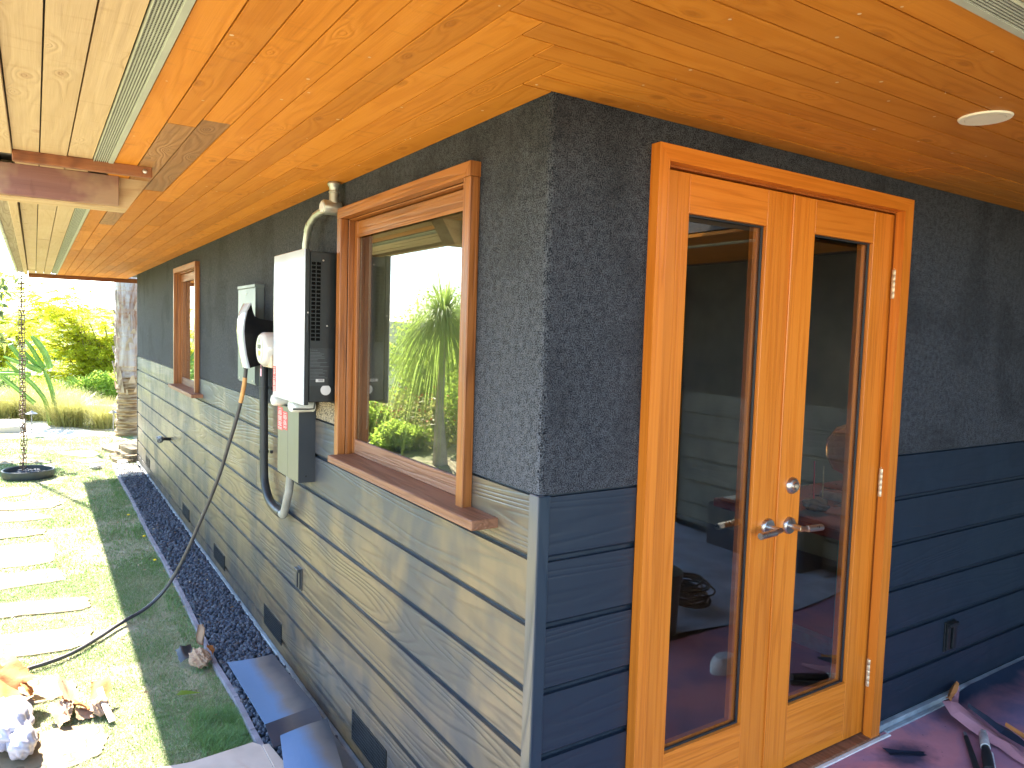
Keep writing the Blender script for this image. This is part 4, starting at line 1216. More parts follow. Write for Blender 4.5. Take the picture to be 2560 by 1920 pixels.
ys_ = [0.4, 1.3, 1.75, 2.1, 2.53, 3.06, 3.6, 4.44, 5.4, 7.03, 8.03, 9.02]; xs_ = [-.31, -.312, -.318, -.312, -.325, -.318, -.308, -.304, -.312, -.298, -.306, -.300]
for i in range(len(ys_) - 1):
    m = MB(); a = (xs_[i], ys_[i]); b_ = (xs_[i + 1], ys_[i + 1] - .002)
    zt0 = G + 0.032 + rnd.uniform(-.004, .006); zt1 = G + 0.032 + rnd.uniform(-.004, .006)
    vs = []
    for (x, y), zt in ((a, zt0), (b_, zt1)):
        vs += [(x - .015, y, G - .05), (x + .013, y, G - .05), (x + .011, y, zt), (x - .013, y, zt)]
    m.add(vs, [(0, 1, 2, 3), (4, 5, 6, 7), (0, 1, 5, 4), (1, 2, 6, 5), (2, 3, 7, 6), (3, 0, 4, 7)])
    m.build('edging_board', 'edging', ed)

STONES = [
 [(-1.80, 8.25), (-1.224, 8.102), (-1.193, 7.7), (-1.80, 7.55)],
 [(-1.75, 7.42), (-1.204, 7.375), (-0.971, 7.324), (-0.916, 7.096), (-1.028, 6.93), (-1.75, 7.1)],
 [(-1.70, 6.90), (-1.107, 6.734), (-0.989, 6.478), (-1.70, 6.50)],
 [(-1.68, 6.30), (-1.076, 6.086), (-1.086, 5.901), (-1.68, 5.88)],
 [(-1.75, 5.56), (-1.315, 5.663), (-1.015, 5.605), (-1.027, 4.976), (-1.75, 5.0)],
 [(-1.70, 4.76), (-1.276, 4.828), (-1.008, 4.808), (-0.951, 4.484), (-1.70, 4.42)],
 [(-1.72, 4.25), (-1.071, 4.078), (-0.864, 4.054), (-0.842, 3.837), (-0.904, 3.79), (-1.72, 3.94)],
 [(-1.70, 3.64), (-1.097, 3.527), (-0.869, 3.482), (-0.871, 3.231), (-0.99, 3.153), (-1.70, 3.25)],
 [(-1.433, 10.523), (-1.261, 10.609), (-1.059, 10.317), (-1.205, 10.226)],
 [(-1.70, 10.17), (-1.244, 10.143), (-0.934, 9.771), (-0.987, 9.7), (-1.70, 9.839)],
 [(-0.931, 10.636), (-0.446, 10.605), (-0.37, 10.189), (-0.512, 9.936), (-0.802, 10.262)],
 [(-0.762, 9.794), (-0.404, 9.891), (-0.369, 9.58), (-0.577, 9.478)],
 [(-1.171, 2.898), (-1.079, 2.847), (-0.966, 2.666), (-1.029, 2.577), (-1.117, 2.547), (-1.45, 2.60), (-1.5, 2.9)],
 [(-1.5, 2.3), (-1.28, 2.15), (-1.111, 2.253), (-0.898, 2.189), (-0.882, 2.022), (-0.911, 1.924), (-0.991, 1.881), (-1.5, 1.80)],
 [(-1.5, 1.70), (-1.1, 1.76), (-0.95, 1.72), (-0.94, 1.45), (-1.5, 1.35)],
]
spath = tag(empty('stone_path', (-1.3, 6, G)), kind='structure')
def rough_poly(poly, seed, jit=0.012):
    q = random.Random(seed); out = []
    n_ = len(poly)
    for i in range(n_):
        p0 = poly[i - 1]; p = poly[i]; p2 = poly[(i + 1) % n_]
        a = (p[0] + (p0[0] - p[0]) * .12, p[1] + (p0[1] - p[1]) * .12); b_ = (p[0] + (p2[0] - p[0]) * .12, p[1] + (p2[1] - p[1]) * .12)
        out.append(a); out.append(((a[0] + b_[0] + p[0] * 1.2) / 3.2, (a[1] + b_[1] + p[1] * 1.2) / 3.2)); out.append(b_)
        for t_ in (.25, .4, .55, .7, .8):
            out.append((p[0] + (p2[0] - p[0]) * t_ + q.uniform(-jit, jit), p[1] + (p2[1] - p[1]) * t_ + q.uniform(-jit, jit)))
    return out
stone_polys = []
for i, poly in enumerate(STONES):
    rp = rough_poly(poly, i)
    stone_polys.append(rp)
    m = MB(); m.prism(rp, G - 0.02, G + 0.007 + rnd.uniform(0, .005))
    m.build('flagstone', 'stone', spath)
# stacked pale stones at the far house corner
sst = [([(-0.341, 10.62), (-0.125, 10.887), (0.262, 11.3), (0.2, 10.105), (-0.127, 9.983), (-0.25, 10.248)], G, G + .05),
       ([(-0.29, 9.95), (0.05, 10.1), (0.1, 9.5), (-0.1, 9.28), (-0.27, 9.45)], G, G + .045),
       ([(-0.22, 10.05), (0.1, 10.3), (0.12, 9.45), (-0.12, 9.35)], G + .047, G + .09),
       ([(-0.17, 10.1), (0.1, 10.5), (0.12, 9.6), (-0.06, 9.5)], G + .092, G + .15)]
labs = ['broad pale flagstone lying lowest at the far house corner', 'reddish flat stone at the end of the gravel strip', 'flat stone in the middle of the pile at the far corner', 'topmost sunlit stone of the pile at the far corner']
for (poly, z0, z1), lb in zip(sst, labs):
    m = MB(); m.prism(rough_poly(poly, int(z1 * 1000) + 900), z0, z1); tag(m.build('flat_stone', 'stone'), lb, 'stone')
o = crumple('rock', (-0.19, 9.12, G + .045), .085, .14, .05, 31, 'pale_rock', None, 3, .2); tag(o, 'grey rounded rock tucked under the stone pile at the gravel end', 'rock')
o = crumple('rock', (-0.50, 9.05, G + .03), .085, .13, .045, 12, 'pale_rock', None, 3, .25); tag(o, 'pale grey rock lying alone on the lawn near the far corner', 'rock')

def inpoly(x, y, poly):
    ins = np.zeros(len(x), bool); n_ = len(poly)
    for i in range(n_):
        x0, y0 = poly[i]; x1, y1 = poly[(i + 1) % n_]
        c_ = ((y0 > y) != (y1 > y)) & (x < (x1 - x0) * (y - y0) / (y1 - y0 + 1e-12) + x0)
        ins ^= c_
    return ins
def vnoise(x, y, f, seed):
    q = np.random.RandomState(seed); T_ = q.uniform(0, 1, (64, 64))
    xi = x * f; yi = y * f; x0 = np.floor(xi).astype(int); y0 = np.floor(yi).astype(int)
    fx = xi - x0; fy = yi - y0; fx = fx * fx * (3 - 2 * fx); fy = fy * fy * (3 - 2 * fy)
    g = lambda a, b_: T_[a % 64, b_ % 64]
    return (g(x0, y0) * (1 - fx) + g(x0 + 1, y0) * fx) * (1 - fy) + (g(x0, y0 + 1) * (1 - fx) + g(x0 + 1, y0 + 1) * fx) * fy
def grass(name, n, x0, x1, y0, y1, lmin, lmax, wid, mat, thr, seed, lean=0.5, z=G):
    x = rs.uniform(x0, x1, n); y = rs.uniform(y0, y1, n)
    keep = np.ones(n, bool)
    for sp in stone_polys: keep &= ~inpoly(x, y, sp)
    d = 0.65 * vnoise(x, y, 3.0, seed) + 0.35 * vnoise(x, y, 9.0, seed + 1)
    keep &= d > thr + rs.uniform(-.1, .1, n)
    keep &= ~((x > -0.3) & (y < 9.0)) & ~((x > -0.95) & (y < 1.62))
    if lmax == .075: keep &= (((x + .36) / .2) ** 2 + ((y - 1.85) / .36) ** 2) < rs.uniform(.2, 1.2, len(x))
    x = x[keep]; y = y[keep]; n = len(x); d = d[keep]
    L = rs.uniform(lmin, lmax, n) * (0.6 + 0.8 * (d - thr))
    a = rs.uniform(0, 6.28, n); ln = rs.uniform(0.1, lean, n)
    B = np.stack([x, y, np.full(n, z)], -1)
    dr = np.stack([np.cos(a) * ln, np.sin(a) * ln, np.ones(n)], -1)
    dr /= np.linalg.norm(dr, axis=1, keepdims=True)
    sd = np.stack([-np.sin(a), np.cos(a), np.zeros(n)], -1) * wid
    mid = B + dr * (L * .55)[:, None]
    tip = mid + (dr + np.stack([np.cos(a) * .7, np.sin(a) * .7, np.full(n, -.3)], -1)) * (L * .5)[:, None]
    V_ = np.stack([B - sd, B + sd, mid + sd * .8, mid - sd * .8, tip], 1).reshape(-1, 3)
    b_ = np.arange(n)[:, None] * 5
    F_ = np.concatenate([b_ + np.array([[0, 1, 2]]), b_ + np.array([[0, 2, 3]]), b_ + np.array([[3, 2, 4]])], 1).reshape(-1, 3)
    return tag(bigmesh(name, V_, F_, mat), kind='stuff')
grass('lawn_grass', 150000, -1.75, -0.3, 1.5, 4.6, .010, .022, .0011, 'lawn', 0.22, 3, 1.6)
grass('lawn_grass', 70000, -3.4, -1.75, 1.2, 12.2, .016, .034, .0026, 'lawn', 0.22, 3, 1.4)
grass('lawn_grass', 90000, -1.9, -0.3, 4.6, 12.2, .016, .034, .0022, 'lawn', 0.25, 3, 1.4)
grass('lawn_grass', 60000, -1.75, -0.3, 1.5, 4.6, .018, .034, .0011, 'lawn_green', 0.52, 8, 1.0)
grass('lawn_grass', 60000, -1.9, 0.2, 4.6, 12.2, .022, .045, .0024, 'lawn_green', 0.46, 8, 1.0)
grass('lawn_grass', 9000, -0.60, -0.33, 1.6, 2.2, .03, .075, .0010, 'lawn_green', 0.42, 21, 1.3)
grass('lawn_grass', 5000, -0.42, -0.325, 2.2, 9.0, .03, .06, .0013, 'lawn_green', 0.5, 25, .9)

# leaf on the lawn
m = MB(); m.add([(-0.565, 2.262, G + .03), (-0.54, 2.29, G + .036), (-0.50, 2.27, G + .034), (-0.452, 2.231, G + .028), (-0.50, 2.24, G + .03), (-0.54, 2.245, G + .032)], [(0, 1, 5), (1, 2, 4, 5), (2, 3, 4)])
tag(m.build('fallen_leaf', M['leaf_green']), 'single pale green fallen leaf on the shaded grass', 'leaf')
for i, (x, y) in enumerate([(-0.37, 4.6), (-0.40, 6.2), (-1.0, 8.0), (-0.36, 5.35)]):
    m = MB(); m.lathe([(0, 0.0), (.010, .004), (.014, .010), (.010, .014), (0, .014)], (x, y, G + .03), 'z', 10)
    tag(m.build('dandelion', 'yellow_flower'), ['yellow dandelion beside the edging in the shade, nearest one', 'yellow dandelion beside the edging, farthest one', 'yellow dandelion in front of the round dish', 'yellow dandelion beside the edging, middle one'][i], 'flower', 'dandelions in the lawn')

C_ = np.stack([rs.uniform(-1.6, -.05, 260), rs.uniform(1.6, 9.0, 260), np.full(260, G + .026)], -1)
C_[:, 2] += (C_[:, 0] > -.3) * .012
D_ = rand_dirs(260); D_[:, 2] *= .12
tag(leaves('dry_leaf_litter', C_, D_, rs.uniform(.012, .04, 260), rs.uniform(.004, .012, 260), leafmat('dry_leaf', [(0.30, 0.16, 0.08), (0.42, 0.26, 0.12), (0.5, 0.4, 0.26)], (.4, .3, .1), .1)), kind='stuff')
# ------------------------------------------------------------------ litter and masking boards
mb = thing('masking_board', (-0.2, 2.0, G), 'large blue painted cardboard sheet lying on the gravel, folded at its near end', 'board', 'masking boards by the wall')
def sheet(name, pts, th, mat, par, sub=6, sag=0.0):
    """quad sheet pts[4] bilinear, slight sag"""
    V_ = []; n_ = sub + 1
    P_ = [Vector(p) for p in pts]
    for j in range(n_):
        for i in range(n_):
            u = i / sub; v = j / sub
            p = P_[0].lerp(P_[1], u).lerp(P_[3].lerp(P_[2], u), v)
            p.z += sag * math.sin(math.pi * u) * (0.4 + .6 * math.sin(math.pi * v))
            V_.append(p)
    m = MB(); top = [tuple(p) for p in V_]; bot = [(p.x, p.y, p.z - th) for p in V_]
    k = len(top); fs = []
    for j in range(sub):
        for i in range(sub):
            a = j * n_ + i; fs.append((a, a + 1, a + n_ + 1, a + n_)); fs.append((k + a, k + a + n_, k + a + n_ + 1, k + a + 1))
    for i in range(sub):
        for (a, b_) in ((i, i + 1), (sub * n_ + i, sub * n_ + i + 1), (i * n_, (i + 1) * n_), (i * n_ + sub, (i + 1) * n_ + sub)):
            fs.append((a, b_, k + b_, k + a))
    m.add(top + bot, fs); return m.build(name, mat, par, smooth=False)
sheet('panel', [(-0.298, 2.375, -0.205), (-0.074, 2.323, -0.19), (-0.050, 1.672, -0.19), (-0.288, 1.654, -0.205)], .004, 'board_blue', mb, 10, -0.012)
sheet('flap', [(-0.288, 1.652, -0.205), (-0.050, 1.670, -0.19), (-0.052, 1.50, -0.215), (-0.292, 1.50, -0.235)], .004, 'board_dark', mb, 6, .004)
mb2 = thing('masking_board', (-0.2, 1.4, G), 'smaller blue cardboard piece propped at the bottom edge of the picture', 'board', 'masking boards by the wall')
sheet('panel', [(-0.27, 1.475, -0.175), (-0.056, 1.495, -0.165), (-0.135, 1.05, -0.17), (-0.36, 1.05, -0.19)], .004, 'board_blue', mb2, 10, .012)
mb3 = thing('masking_board', (-0.06, 1.3, G), 'dark oversprayed strip of board standing between gravel and siding', 'board', 'masking boards by the wall')
sheet('panel', [(-0.16, 1.60, -0.262), (-0.030, 1.62, -0.24), (-0.030, 0.95, -0.24), (-0.16, 0.95, -0.262)], .004, 'board_dark', mb3, 4, 0)
cb = thing('cardboard_sheet', (-0.6, 1.4, G), 'flattened tan cardboard on the lawn at the bottom edge, half in the sun', 'cardboard')
m = MB(); m.prism([(-0.86, 1.66), (-0.60, 1.615), (-0.345, 1.64), (-0.318, 1.60), (-0.318, 1.0), (-0.95, 1.0)], G + .028, G + .034); m.build('panel', 'cardboard', cb)
m = MB(); m.prism([(-0.72, 1.50), (-0.45, 1.53), (-0.40, 1.40), (-0.40, 1.1), (-0.75, 1.1)], G + .036, G + .041); m.build('upper_panel', 'cardboard', cb)
m = MB(); m.prism([(-0.316, 1.585), (-0.29, 1.58), (-0.26, 1.3), (-0.316, 1.2)], G + .034, G + .042); m.build('narrow_panel', 'cardboard', cb)

def crumpled_sheet(name, c, w, l, h, seed, mat, parent, n_=15, tilt=(0, 0, 0), curl=0.0):
    q = np.random.RandomState(seed)
    u = np.linspace(-1, 1, n_); U, V_ = np.meshgrid(u, u)
    Z_ = np.zeros_like(U)
    for _ in range(7):
        a = q.uniform(0, 3.14); k = q.uniform(1.2, 4.5); ph = q.uniform(0, 6.28)
        t_ = (U * math.cos(a) + V_ * math.sin(a)) * k + ph
        Z_ += (np.abs((t_ / math.pi) % 2 - 1) - .5) * q.uniform(.15, .42) / k * 2
    Z_ += curl * (U ** 2)
    ed_ = 1 + q.uniform(-.12, .08, U.shape)
    X_ = U * w * ed_ + Z_ * .25 * w; Y_ = V_ * l * ed_ + Z_ * .2 * l; Z_ = Z_ * h
    A = np.stack([X_, Y_, Z_], -1).reshape(-1, 3)
    from mathutils import Euler
    Rm = np.array(Euler(tilt).to_matrix())
    A = A @ Rm.T
    A[:, 2] -= A[:, 2].min()
    A += np.array(c)
    ii = np.arange(n_ * n_).reshape(n_, n_)
    F_ = np.stack([ii[:-1, :-1], ii[:-1, 1:], ii[1:, 1:], ii[1:, :-1]], -1).reshape(-1, 4)
    return bigmesh(name, A, F_, mat, parent)

pA = thing('crumpled_paper', (-1.25, 2.5, G), 'torn orange brown paper heap beside the cable at the left edge', 'paper', 'crumpled masking paper on the lawn')
for (x, y, z, w, l, h, sd, mk, tl) in [(-1.30, 2.62, .02, .09, .15, .06, 3, 'kraft_orange', (.35, .15, .2)), (-1.22, 2.50, .01, .07, .11, .06, 4, 'kraft', (-.25, .3, .8)), (-1.27, 2.72, .03, .08, .12, .06, 5, 'kraft_orange', (.5, -.2, .5)), (-1.19, 2.62, .02, .035, .07, .05, 64, 'kraft_orange', (.2, .9, .3)), (-1.34, 2.50, .03, .06, .1, .05, 66, 'kraft', (.2, .2, 1.3))]:
    crumpled_sheet('wad', (x, y, G + z), w, l, h, sd, mk, pA, 15, tl)
pB = thing('crumpled_paper', (-1.02, 2.35, G), 'larger folded brown paper bag crumpled in the sun, left of its smaller neighbour', 'paper', 'crumpled masking paper on the lawn')
crumple('wad', (-1.025, 2.36, G + .045), .055, .11, .045, 9, 'kraft', pB, 3, .6)
for (x, y, z, w, l, h, sd, mk, tl) in [(-1.02, 2.42, .045, .05, .09, .05, 9, 'kraft', (.35, .3, .3)), (-0.985, 2.36, .03, .035, .08, .04, 10, 'kraft_orange', (.3, .5, .9)), (-0.96, 2.31, .01, .04, .06, .05, 23, 'kraft', (.2, .5, .2)), (-1.06, 2.30, .01, .03, .08, .05, 24, 'kraft', (.3, -.6, .1))]:
    crumpled_sheet('wad', (x, y, G + z), w, l, h, sd, mk, pB, 13, tl)
pC = thing('crumpled_paper', (-0.89, 2.32, G), 'small paper wad with an orange flap and a pale strip, nearest the shade', 'paper', 'crumpled masking paper on the lawn')
crumple('wad', (-0.895, 2.29, G + .045), .055, .085, .045, 17, 'kraft', pC, 3, .6)
crumpled_sheet('orange_flap', (-0.885, 2.38, G + .06), .04, .06, .04, 12, 'kraft_orange', pC, 11, (.4, .3, 0))
m = MB(); m.add([(-0.905, 2.36, G + .10), (-0.878, 2.37, G + .105), (-0.862, 2.26, G + .06), (-0.838, 2.17, G + .02), (-0.866, 2.155, G + .02), (-0.89, 2.25, G + .065)], [(0, 1, 2, 5), (5, 2, 3, 4)])
m.build('pale_strip', 'paper_roll', pC)
pD = thing('plastic_bag', (-1.22, 2.3, G), 'pale lilac plastic bag with a dark opening, lying on a flagstone', 'bag')
crumple('bag_body', (-1.26, 2.22, G + .09), .11, .19, .095, 8, 'white_bag', pD, 5, .35, G + .012, True)
crumple('bag_fold', (-1.20, 2.06, G + .07), .06, .10, .07, 14, 'white_bag', pD, 4, .5, G + .012, True)
crumple('dark_opening', (-1.185, 2.02, G + .09), .018, .03, .03, 15, 'label_dark', pD, 2, .5)
pE = thing('paper_bag', (-0.41, 2.62, G), 'twisted brown paper bag with orange flap resting on the timber edging', 'bag')
crumple('bag_body', (-0.395, 2.59, G + .055), .068, .105, .052, 6, 'kraft', pE, 4, .35, G + .006)
crumpled_sheet('orange_flap', (-0.335, 2.62, G + .055), .022, .035, .03, 19, 'kraft_orange', pE, 7, (.3, .8, .2))
crumpled_sheet('twisted_top', (-0.365, 2.74, G + .06), .022, .06, .05, 29, 'kraft', pE, 9, (1.0, .3, .4))
crumpled_sheet('dark_flap', (-0.455, 2.68, G + .03), .04, .055, .03, 34, 'label_dark', pE, 7, (.3, -.3, 0))

# torn paper flap, tools on the deck
tf = thing('torn_paper_strip', (2.05, -0.2, 0), 'long torn strip of pink and navy masking paper peeling off the deck edge', 'paper')
def strip(name, pts, wds, mat, dz=0.0):
    pts = [Vector(p) for p in pts]; V_ = []; q = random.Random(len(pts) + int(dz * 1000))
    for i, p in enumerate(pts):
        d_ = (pts[min(i + 1, len(pts) - 1)] - pts[max(i - 1, 0)]).normalized(); s_ = Vector((0, 0, 1)).cross(d_).normalized()
        w = wds[i]
        V_.append(p + s_ * w + Vector((0, 0, q.uniform(0, .012)))); V_.append(p + Vector((0, 0, .012 + q.uniform(0, .012)))); V_.append(p - s_ * w + Vector((0, 0, q.uniform(0, .008))))
    m = MB(); fs = []
    for i in range(len(pts) - 1):
        a = i * 3; fs += [(a, a + 1, a + 4, a + 3), (a + 1, a + 2, a + 5, a + 4)]
    m.add([(p.x, p.y, p.z + dz) for p in V_], fs); m.build(name, mat, tf)
strip('pink_strip', [(2.32, -0.02, .05), (2.22, -0.06, .04), (2.12, -0.09, .06), (2.08, -0.15, .05), (2.07, -0.22, .03), (2.06, -0.29, .02), (2.04, -0.35, .015), (2.0, -0.41, .012), (1.97, -0.46, .012)], [.012, .015, .03, .045, .05, .045, .035, .025, .01], 'pink_flap')
strip('navy_strip', [(2.10, -0.17, .07), (2.105, -0.24, .05), (2.10, -0.31, .035), (2.08, -0.37, .03), (2.05, -0.43, .025)], [.006, .018, .025, .02, .006], 'navy_flap', .012)
strip('orange_edge', [(2.33, -0.015, .055), (2.26, -0.035, .05), (2.18, -0.06, .05), (2.11, -0.085, .065)], [.01, .014, .01, .012], 'kraft_orange', .006)
strip('orange_edge', [(2.13, -0.30, .04), (2.11, -0.37, .035), (2.075, -0.43, .03)], [.005, .008, .003], 'kraft_orange', .014)
for (a, b_, r, lb) in (((1.985, -0.222, .015), (1.76, -0.37, .016), .011, 'slim black tool handle lying on the pink paper'), ((2.06, -0.25, .026), (1.80, -0.39, .022), .018, 'thicker tool with a silver end and black grip on the pink paper')):
    hd = thing('tool_handle', ((a[0] + b_[0]) / 2, (a[1] + b_[1]) / 2, 0), lb, 'tool')
    A_ = Vector(a); B_ = Vector(b_)
    m = MB(); m.tube([A_.lerp(B_, t_) for t_ in (0.0 if r < .015 else .42, .6, 1.0)], [r * .8, r, r * 1.05], 14); m.build('grip', 'black_rubber', hd, smooth=True)
    if r > .015:
        m = MB(); m.tube([A_.lerp(B_, t_) for t_ in (-.03, 0, .41)], [r * .5, r * .9, r * .97], 14); m.build('ferrule', 'pvc', hd, smooth=True)
        m = MB(); m.tube([A_.lerp(B_, t_) + Vector((0.012, -.012, -.008)) for t_ in (.5, 1.0)], r * .5, 8); m.build('white_edge', 'white_plastic', hd, smooth=True)
    else:
        m = MB(); m.tube([A_.lerp(B_, -.14), A_.lerp(B_, .02)], [r * .5, r * .8], 10); m.build('tip', 'lamp_grey', hd, smooth=True)
o = crumpled_sheet('paint_rag', (1.665, -0.155, .006), .018, .075, .02, 41, 'navy_flap', None, 9, (0, 0, 1.05)); tag(o, 'small crumpled navy scrap on the pink paper near the threshold', 'scrap')

# ------------------------------------------------------------------ things mirrored in or seen through the door glass
ux = np.linspace(1.42, 3.42, 60); uy = np.linspace(-3.0, -0.99, 60); UX, UY = np.meshgrid(ux, uy)
UY2 = UY + 0.05 * np.sin(UX * 3.1) * (UY > -1.2); UZ = 0.006 + 0.012 * np.abs(np.sin(UX * 3 + UY * 4 + np.sin(UX * 5))) * np.abs(np.sin(UY * 5 - UX * 2))
ii = np.arange(3600).reshape(60, 60)
o = bigmesh('drop_cloth', np.stack([UX, UY2, UZ], -1).reshape(-1, 3), np.stack([ii[:-1, :-1], ii[:-1, 1:], ii[1:, 1:], ii[1:, :-1]], -1).reshape(-1, 4), 'canvas', smooth=True)
tag(o, 'grey stained canvas drop cloth spread over the deck, mirrored in the doors', 'drop cloth')
bk_ = thing('paint_bucket', (1.62, -1.12, 0), 'dark round paint bucket mirrored in the left door glass', 'bucket')
m = MB(); m.lathe([(0.12, 0.008), (0.135, 0.30), (0.145, 0.30), (0.145, 0.34), (0.137, 0.345), (0.132, 0.30), (0.118, 0.02), (0, 0.02)], (1.62, -1.12, 0.008), 'z', 28); m.build('pail', 'bucket', bk_, smooth=True)
m = MB(); m.tube([(1.62 + .148 * math.cos(a), -1.12 - .148 * abs(math.sin(a)) * .6, .30 - .16 * math.sin(a)) for a in np.linspace(0, math.pi, 14)], .003, 6); m.build('bail', 'metal', bk_)
m = MB()
q = random.Random(4)
for i in range(16):
    r = q.uniform(.07, .14); zc = .02 + q.uniform(0, .11); cx_, cy_ = 2.05 + q.uniform(-.03, .03), -1.3 + q.uniform(-.03, .03); t1, t2 = q.uniform(-.3, .3), q.uniform(-.3, .3)
    m.tube([(cx_ + r * math.cos(a), cy_ + r * math.sin(a), zc + .04 + r * (t1 * math.cos(a) + t2 * math.sin(a)) * .6) for a in np.linspace(0, 6.2832, 22)], .006, 5, False)
tag(m.build('coiled_hose', 'rope', smooth=True), 'dark tangled coil of hose beside the bucket in the door reflection', 'hose')
sh = thing('shoe', (1.60, -0.62, 0), 'white canvas slip on shoe mirrored low in the left door glass', 'shoe')
m = MB(); m.lathe([(0.0, 0.0), (.05, 0.0), (.052, .012), (.05, .026), (0, .026)], (1.64, -0.62, .006), 'z', 20, sx=2.4); m.build('sole', 'white_plastic', sh, smooth=True)
m = MB(); m.lathe([(.048, .026), (.046, .05), (.034, .075), (.026, .078)], (1.60, -0.62, .006), 'z', 20, sx=1.7); m.lathe([(.046, .026), (.03, .05), (.0, .055)], (1.69, -0.62, .006), 'z', 20, sx=1.6); m.build('upper', 'shoe', sh, smooth=True)
dk = thing('desk', (2.4, 1.2, 0), 'dark red desk top on teal steel legs inside the room', 'desk')
m = MB(); m.box(1.86, 3.0, 0.26, 1.03, 0.70, 0.745, .006); m.build('top', 'desk', dk)
for (x, y) in ((1.90, 0.30), (2.9, 0.30), (1.90, 0.86), (2.9, 0.86)):
    m = MB(); m.box(x, x + .045, y, y + .03, -.02, 0.70, .002); m.build('leg', 'teal', dk)
m = MB(); m.box(2.25, 2.32, 0.38, 0.86, -.02, 0.05, .002); m.build('foot_bar', 'teal', dk)
o = crumple('driftwood', (2.06, .56, .785), .11, .08, .045, 77, 'drift', None, 3, .6); tag(o, 'knotted driftwood piece standing on the desk behind the right door', 'driftwood')
for i, (dx, lb, mk) in enumerate([(0, 'thin red striped stick rising from the driftwood', 'red'), (.07, 'thin gold stick rising from the driftwood', 'brass')]):
    m = MB(); m.tube([(2.04 + dx, .56, .82), (2.06 + dx * 1.1, .58, 1.0 - i * .03)], .0035, 6); tag(m.build('stick', mk), lb, 'stick')
m = MB(); m.lathe([(0, -.14), (.08, -.10), (.115, -.03), (.115, .05), (.07, .12), (0, .15)], (2.50, .68, 1.01), 'z', 24); m.lathe([(.06, -.264), (.02, -.24), (.02, -.13)], (2.50, .68, 1.01), 'z', 16)
tag(m.build('table_lamp', 'amber', smooth=True), 'rounded amber glass lamp on the desk, partly hidden by the door frame', 'lamp')
m = MB(); m.tube([(2.40, .76, .768), (2.44, .50, .768)], .022, 16); tag(m.build('paper_roll', 'paper_roll', smooth=True), 'rolled pale paper lying on the desk behind the right door', 'paper roll')
m = MB(); m.box(1.91, 2.15, 0.80, 1.0, .7465, .752); tag(m.build('notebook', 'white_plastic'), 'flat white notebook on the left corner of the desk', 'notebook')
# wing door trim
m = MB(); m.box(3.44, 3.50, -2.9, -2.78, 0, 2.13, .003); m.box(3.44, 3.50, -3.72, -3.60, 0, 2.13, .003); m.box(3.44, 3.50, -3.6, -2.9, 2.03, 2.13, .003); m.build('wing_door_frame', 'door_z', house)
m = MB(); m.box(3.52, 3.55, -3.6, -2.9, 0, 2.03); m.build('wing_door', 'interior', house)
m = MB(); m.box(3.2, 3.46, -2.2, -1.35, 0.0, 0.34, .02); tag(m.build('storage_trunk', 'teal'), 'dark blue covered trunk against the wing wall, mirrored in the right door glass', 'trunk')
bpy.data.objects['storage_trunk'].data.materials[0] = M['navy_flap']

# ------------------------------------------------------------------ rain chain and dish
rcn = thing('rain_chain', (-1.262, 8.8, G), 'copper rain chain of square links hanging from the gutter end', 'rain chain')
ringA = None
def sq_link(r, w):
    m = MB(); m.tube([(r, 0, -r), (r, 0, r), (-r, 0, r), (-r, 0, -r), (r, 0, -r)], w, 4, False); return m
lm1 = MB(); lm1.tube([(.030, 0, -.030), (.030, 0, .030), (-.030, 0, .030), (-.030, 0, -.030), (.030, 0, -.030)], .0056, 5, False)
la = lm1.build('link', 'copper', None)
me_link = la.data; bpy.data.objects.remove(la)
z = 2.10; i = 0
while z > G + 0.12:
    lo_ = bpy.data.objects.new('link', me_link); COL.objects.link(lo_)
    lo_.parent = rcn
    t_ = max(0, (0.9 - z)) * 0.006
    wig = math.sin(z * 9) * .006 if z < 0.6 else 0
    lo_.location = (wig + rnd.uniform(-.003, .003), rnd.uniform(-.003, .003), z - G)
    lo_.rotation_euler = (rnd.uniform(-.12, .12), rnd.uniform(-.15, .15) + (0.5 * math.sin(z * 23) if z < .5 else 0), (0.35 if i % 2 else 1.75) + rnd.uniform(-.3, .3))
    z -= 0.0265; i += 1
dish = thing('planter_dish', (-1.216, 8.75, G), 'shallow round charcoal dish on the lawn catching the rain chain', 'dish')
m = MB(); m.lathe([(0.24, 0.0), (0.265, 0.03), (0.27, 0.10), (0.262, 0.108), (0.25, 0.10), (0.245, 0.05), (0.0, 0.05)], (-1.216, 8.75, G), 'z', 44); m.build('bowl', 'planter', dish, smooth=True)
o = rock_cloud(160, -1.33, -1.10, 8.64, 8.86, G + .065, .01, .022, 'rock', 'pebbles'); attach(o, dish); tag(o, kind='stuff')

# ------------------------------------------------------------------ far garden
pa = MB(); pa.prism([(-1.30, 12.50), (-1.167, 12.33), (-0.684, 12.08), (-0.019, 12.15), (0.9, 12.15), (0.9, 12.6), (-0.1, 12.45), (-0.322, 12.75), (-0.65, 13.5), (-1.026, 14.44), (-1.683, 14.66), (-3, 14.9), (-3, 13.2), (-1.30, 12.95)], G - .05, G + .012)
tag(pa.build('garden_path', 'concrete'), kind='structure')
pa = MB(); pa.prism([(-1.30, 12.96), (-1.30, 14.1), (-3.2, 14.4), (-3.2, 13.2)], G - .05, G + .10)
tag(pa.build('path_step', 'concrete'), kind='structure')
def path_lamp(x, y, h, label, r=.085):
    t_ = thing('path_lamp', (x, y, G), label, 'garden lamp', 'path lamps by the walkway')
    m = MB(); m.tube([(x, y, G), (x, y, G + h - .02)], .008, 8); m.build('stake', 'lamp_grey', t_)
    m = MB(); m.lathe([(r, G + h - .035), (r * .95, G + h - .03), (.02, G + h), (.014, G + h + .012), (0, G + h + .012), (.0, G + h - .03)], (x, y, 0), 'z', 18); m.build('hat', 'lamp_grey', t_, smooth=True)
